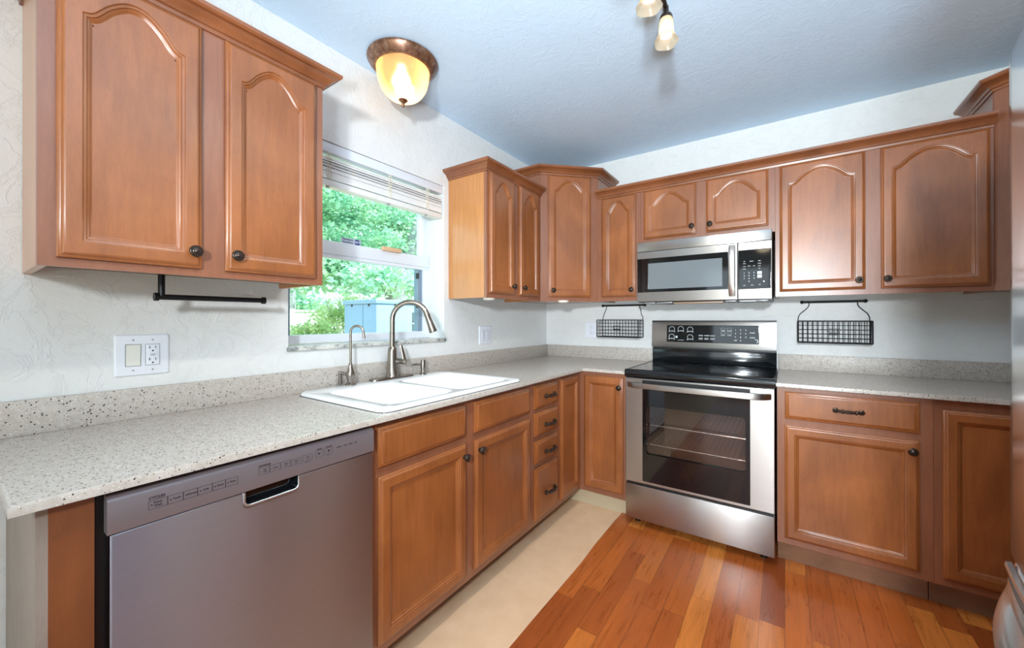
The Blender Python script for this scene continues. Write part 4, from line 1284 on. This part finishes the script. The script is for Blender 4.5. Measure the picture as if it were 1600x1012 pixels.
# ------------------------------------------------------------------ ceiling lamps
def dome_lamp(label, cx_, cy_, r, power):
    t = thing('ceiling_lamp', label, 'lamp', (cx_, cy_, H))
    k = r/.165
    MB().lathe([(.0001, -.001), (.150*k, -.001), (.165*k, -.004), (.168*k, -.012), (.163*k, -.018), (.160*k, -.026), (.150*k, -.034), (.146*k, -.042), (.134*k, -.050), (.128*k, -.050), (.126*k, -.040), (.0001, -.020)], UP(cx_, cy_, H), 48, False).build('rim', M['antique'], t, 40)
    prof = []
    for i in range(15):
        a = math.pi/2*i/14
        prof.append((max(.124*k*math.cos(a)**.72, .002), -.048-.148*k*math.sin(a)))
    mb = MB(); mb.lathe(prof, UP(cx_, cy_, H), 144, False, lambda i, rr, w: .010*math.cos(math.pi*i*1.0))
    mb.build('glass_dome', M['dome_glass'], t, 80)
    MB().lathe([(.0001, .012), (.020, .008), (.022, .002), (.016, -.004), (.009, -.010), (.006, -.016), (.008, -.022), (.006, -.028), (.0001, -.031)], UP(cx_, cy_, H-.196*k-.004), 20, False).build('finial', M['antique'], t)
    MB().lathe([(.0001, .035), (.012, .034), (.014, .01), (.030, -.012), (.038, -.034), (.032, -.056), (.016, -.068), (.0001, -.07)], UP(cx_+.015, cy_-.02, H-.085), 20, False).build('bulb', M['bulb_bright'], t)
    return t
dome_lamp('amber glass dome ceiling lamp with bronze rim above the window', .205, -1.702, .162, 10)
light('ceiling_lamp_bulb', 'POINT', (.205, -1.702, H-.12), 15.0, (1.0, .78, .46), .03)
dome_lamp('unseen amber glass dome lamp added behind the camera for warm fill', 1.5, -4.0, .165, 10)  # unseen copy of the dome, added as a fixture for the warm fill

t = thing('track_light', 'bronze ceiling track light with cream glass bell shades', 'lamp', (1.36, -1.75, H))
mb = MB(); mb.lathe([(.0001, -.001), (.06, -.001), (.062, -.012), (.05, -.026), (.0001, -.03)], UP(1.362, -1.90, H), 28, False); mb.build('canopy', M['antique'], t)
mb = MB(); mb.tube([(1.362, -1.90, H-.028), (1.362, -1.90, H-.055)], .010, 12)
mb.tube([(1.385, -2.32, H-.055), (1.378, -2.20, H-.050), (1.362, -1.90, H-.048), (1.356, -1.60, H-.050), (1.358, -1.45, H-.046), (1.356, -1.40, H-.050)], .0095, 12)
mb.build('arm', M['bronze'], t)
def spot(p, ax, power):
    ax = Vector(ax).normalized(); F = frame(p, ax.orthogonal(), ax)
    MB().lathe([(.0001, -.045), (.010, -.045), (.011, -.015), (.020, -.008), (.024, .0), (.0245, .012), (.0001, .012)], F, 20, False).build('socket', M['bronze'], t)
    prof = [(.0225, .006), (.0250, .020), (.0265, .040), (.0275, .062), (.0310, .080), (.0400, .096), (.0440, .104)]
    mb = MB(); mb.lathe(prof, F, 40, False, lambda i, rr, w: .045*max(0, (w-.07)/.034)*math.cos(2*math.pi*i*5/40))
    mb.build('shade', M['shade_glass'], t, 60)
    MB().lathe([(.0001, .02), (.010, .022), (.016, .050), (.021, .070), (.021, .076), (.0001, .080)], F, 16, False).build('bulb', M['bulb'], t)
    q = Vector(p)+ax*.110
    l_ = light('track_bulb', 'SPOT', q, power, (1.0, .90, .76), .02, look=q+ax)
    l_.data.spot_size = 2.7; l_.data.spot_blend = .9
spot((1.355, -1.378, 2.398), (.03, -.10, -1), 13)
spot((1.352, -1.596, 2.398), (-.02, .06, -1), 13)
spot((1.372, -1.98, 2.398), (.03, -.05, -1), 13)
spot((1.380, -2.26, 2.398), (-.03, .05, -1), 13)
mb = MB(); mb.tube([(1.356, -1.405, H-.050), (1.355, -1.380, 2.44)], .008, 10); mb.tube([(1.356, -1.60, H-.050), (1.353, -1.598, 2.44)], .008, 10); mb.tube([(1.366, -1.98, H-.050), (1.372, -1.98, 2.44)], .008, 10); mb.tube([(1.381, -2.26, H-.053), (1.380, -2.26, 2.44)], .008, 10)
mb.build('joint', M['bronze'], t)

# ------------------------------------------------------------------ outside the window
def noisy(name, a, b, sc, rough=.8):
    x = N(name); x.l(x.ramp(x.noise(x.mapping((1, 1, 1)), sc, 5, .65), [(.3, lin(a)), (.7, lin(b))]), x.b.inputs['Base Color']); x.set(Roughness=rough); return x.m
M['ground'] = noisy('pale dry lawn', (150, 150, 110), (206, 200, 170), 3)
M['bark'] = noisy('grey bark', (96, 104, 112), (168, 172, 172), 14)
def leafmat(name, a, b):
    m = bpy.data.materials.new(name); m.use_nodes = True; tr = m.node_tree
    tr.nodes.remove(tr.nodes['Principled BSDF'])
    oi = tr.nodes.new('ShaderNodeTexCoord'); nz = tr.nodes.new('ShaderNodeTexNoise'); nz.inputs['Scale'].default_value = 2.6
    cr = tr.nodes.new('ShaderNodeValToRGB'); cr.color_ramp.elements[0].position = .35; cr.color_ramp.elements[1].position = .65
    cr.color_ramp.elements[0].color = (*lin(a), 1); cr.color_ramp.elements[1].color = (*lin(b), 1)
    tr.links.new(oi.outputs['Object'], nz.inputs['Vector']); tr.links.new(nz.outputs['Fac'], cr.inputs['Fac'])
    df = tr.nodes.new('ShaderNodeBsdfDiffuse'); tl = tr.nodes.new('ShaderNodeBsdfTranslucent'); mx = tr.nodes.new('ShaderNodeMixShader'); mx.inputs[0].default_value = .45
    tr.links.new(cr.outputs[0], df.inputs[0]); tr.links.new(cr.outputs[0], tl.inputs[0])
    tr.links.new(df.outputs[0], mx.inputs[1]); tr.links.new(tl.outputs[0], mx.inputs[2]); tr.links.new(mx.outputs[0], tr.nodes['Material Output'].inputs[0])
    return m
M['leaf'] = leafmat('green leaves', (152, 206, 186), (212, 238, 208))
M['leaf2'] = leafmat('yellow green leaves', (182, 212, 156), (226, 234, 192))
GZ = -.25
struct(MB().box((-40, -40, GZ-.2), (40, 45, GZ)).build('ground', M['ground'], smooth=0))
def leaves(mb, n, blobs, size, rng):
    for _ in range(n):
        c, r = blobs[rng.randrange(len(blobs))]
        while True:
            q = Vector((rng.uniform(-1, 1), rng.uniform(-1, 1), rng.uniform(-1, 1)))
            if q.length < 1: break
        q = q*(.35+.65*rng.random())
        p = Vector((c[0]+q.x*r[0], c[1]+q.y*r[1], c[2]+q.z*r[2]))
        if p.x > -3.75 or p.z < GZ: continue
        d = Vector((rng.gauss(0, 1), rng.gauss(0, 1), rng.gauss(0, .6))).normalized()
        e = d.orthogonal().normalized(); e.rotate(Matrix.Rotation(rng.uniform(0, 6.28), 3, d))
        s = size*rng.uniform(.6, 1.3)
        nn = d.cross(e)
        mb.add([p, p+d*s*.5+e*s*.3+nn*s*.08, p+d*s, p+d*s*.5-e*s*.3+nn*s*.08], [(0, 1, 2), (0, 2, 3)])
rng = random.Random(11)
t = thing('shade_tree', 'large leafy green tree outside the window', 'tree', (-4.9, 2.26, GZ))
mb = MB()
mb.tube([(-4.9, 2.26, GZ), (-4.92, 2.27, .4), (-4.9, 2.26, 1.3), (-4.95, 2.20, 1.9)], [.30, .24, .21, .20], 14)
mb.tube([(-4.93, 2.22, 1.7), (-4.85, 2.5, 2.6), (-4.75, 2.8, 3.6), (-4.7, 3.0, 4.6)], [.15, .12, .09, .05], 10)
mb.build('trunk', M['bark'], t)
mb = MB()
blobs = []
for _ in range(46):
    blobs.append(((rng.uniform(-7.5, -4.3), rng.uniform(-1.2, 5.0), rng.uniform(1.75, 5.0)), (rng.uniform(.6, 1.0), rng.uniform(.6, 1.0), rng.uniform(.4, .65))))
blobs += [((-5.2, 1.5, 2.2), (.7, .6, .5)), ((-5.0, 1.9, 2.7), (.6, .6, .5)), ((-4.6, 1.7, 2.15), (.5, .5, .3)), ((-6.0, 1.2, 2.2), (.8, .8, .45)), ((-6.3, 2.2, 2.3), (.8, .8, .5)), ((-5.6, 3.2, 2.2), (.7, .7, .45))]
for a in range(9):
    for b in range(5): blobs.append(((-6.2+rng.uniform(-.6, .6), -.4+a*.62, 2.15+b*.62), (.6, .6, .5)))
leaves(mb, 52000, blobs, .115, rng)
mb.build('foliage', M['leaf'], t, 0)
for (cx_, cy_, h_, w_), lab in (((-6.2, 1.35, 1.5, .75), 'yellow green bush outside the window beside the grey cabinet'),
                              ((-8.2, 2.9, 2.4, 1.0), 'tall green bush in front of the white fence outside the window')):
    t = thing('bush', lab, 'bush', (cx_, cy_, GZ))
    mb = MB()
    for k in range(7): mb.tube([(cx_, cy_, GZ), (cx_+rng.uniform(-.15, .15), cy_+rng.uniform(-.15, .15), GZ+h_*.4), (cx_+rng.uniform(-.5, .5)*w_, cy_+rng.uniform(-.5, .5)*w_, GZ+h_*.85)], [.02, .014, .006], 6)
    mb.build('stems', M['bark'], t)
    mb = MB()
    leaves(mb, 2600, [((cx_+rng.uniform(-.4, .4)*w_, cy_+rng.uniform(-.4, .4)*w_, GZ+h_*rng.uniform(.25, .85)), (w_*.55, w_*.55, h_*.22)) for _ in range(8)], .10, rng)
    mb.build('foliage', M['leaf2'], t, 0)
for k in range(4):
    cx_, cy_ = -17+rng.uniform(-1, 1), -2+k*8.0
    t = thing('background_tree', 'distant green tree beyond the white fence', 'tree', (cx_, cy_, GZ), 'distant trees beyond the fence')
    MB().tube([(cx_, cy_, GZ), (cx_, cy_, 3), (cx_+.2, cy_, 6)], [.3, .22, .08], 8).build('trunk', M['bark'], t)
    mb = MB(); leaves(mb, 6000, [((cx_+rng.uniform(-1.4, 1.4), cy_+rng.uniform(-2.2, 2.2), rng.uniform(1.2, 7.5)), (1.6, 1.8, 1.2)) for _ in range(12)], .30, rng)
    mb.build('foliage', M['leaf'], t, 0)
fmat = simple('white vinyl fence', (238, 240, 238), .5)
t = thing('garden_fence', 'white board fence across the garden outside the window', 'fence', (-9.5, 4, GZ))
mb = MB()
for k in range(110): mb.box((-9.52, -4+k*.16, GZ), (-9.50, -4+k*.16+.155, 1.45))
mb.build('boards', fmat, t, 0)
for k in range(9): MB().box((-9.50, -4+k*2.1-.06, GZ), (-9.38, -4+k*2.1+.06, 1.52)).build('post', fmat, t, 0)
MB().box((-9.53, -4, 1.45), (-9.47, 13.6, 1.50)).build('cap_rail', fmat, t, 0)

t = thing('outdoor_cabinet', 'blue grey outdoor cabinet with a dark mesh grille outside the window', 'cabinet', (-3.2, .8, GZ))
cm = simple('blue grey resin', (138, 164, 198), .45)
MB().box((-3.54, .262, GZ), (-2.79, 1.42, 1.44), bevel=.012).build('shell', cm, t)
MB().box((-3.56, .245, 1.44), (-2.775, 1.44, 1.50), bevel=.012).build('lid', cm, t)
mb = MB(); mb.box((-3.09, .2605, GZ+.02), (-3.085, .2625, 1.435)); mb.build('door_seam', M['slot'], t, 0)
mb = MB()
for xx, yy in ((-3.35, .256), (-2.95, .256)): mb.box((xx-.015, yy, 1.41), (xx+.015, yy+.01, 1.45))
mb.box((-2.789, .55, 1.41), (-2.781, .58, 1.45))
mb.build('hinge', M['slot'], t, 0)
MB().box((-2.789, .86, .55), (-2.784, 1.34, 1.33)).build('mesh_grille', noisy('dark mesh', (52, 60, 70), (96, 104, 112), 60), t, 0)
mb = MB(); mb.box((-2.784, .86, 1.16), (-2.779, 1.34, 1.175)); mb.box((-2.784, .94, .55), (-2.779, .955, 1.175)); mb.box((-2.784, 1.05, 1.25), (-2.779, 1.062, 1.33))
mb.build('grille_bar', M['window_white'], t, 0)
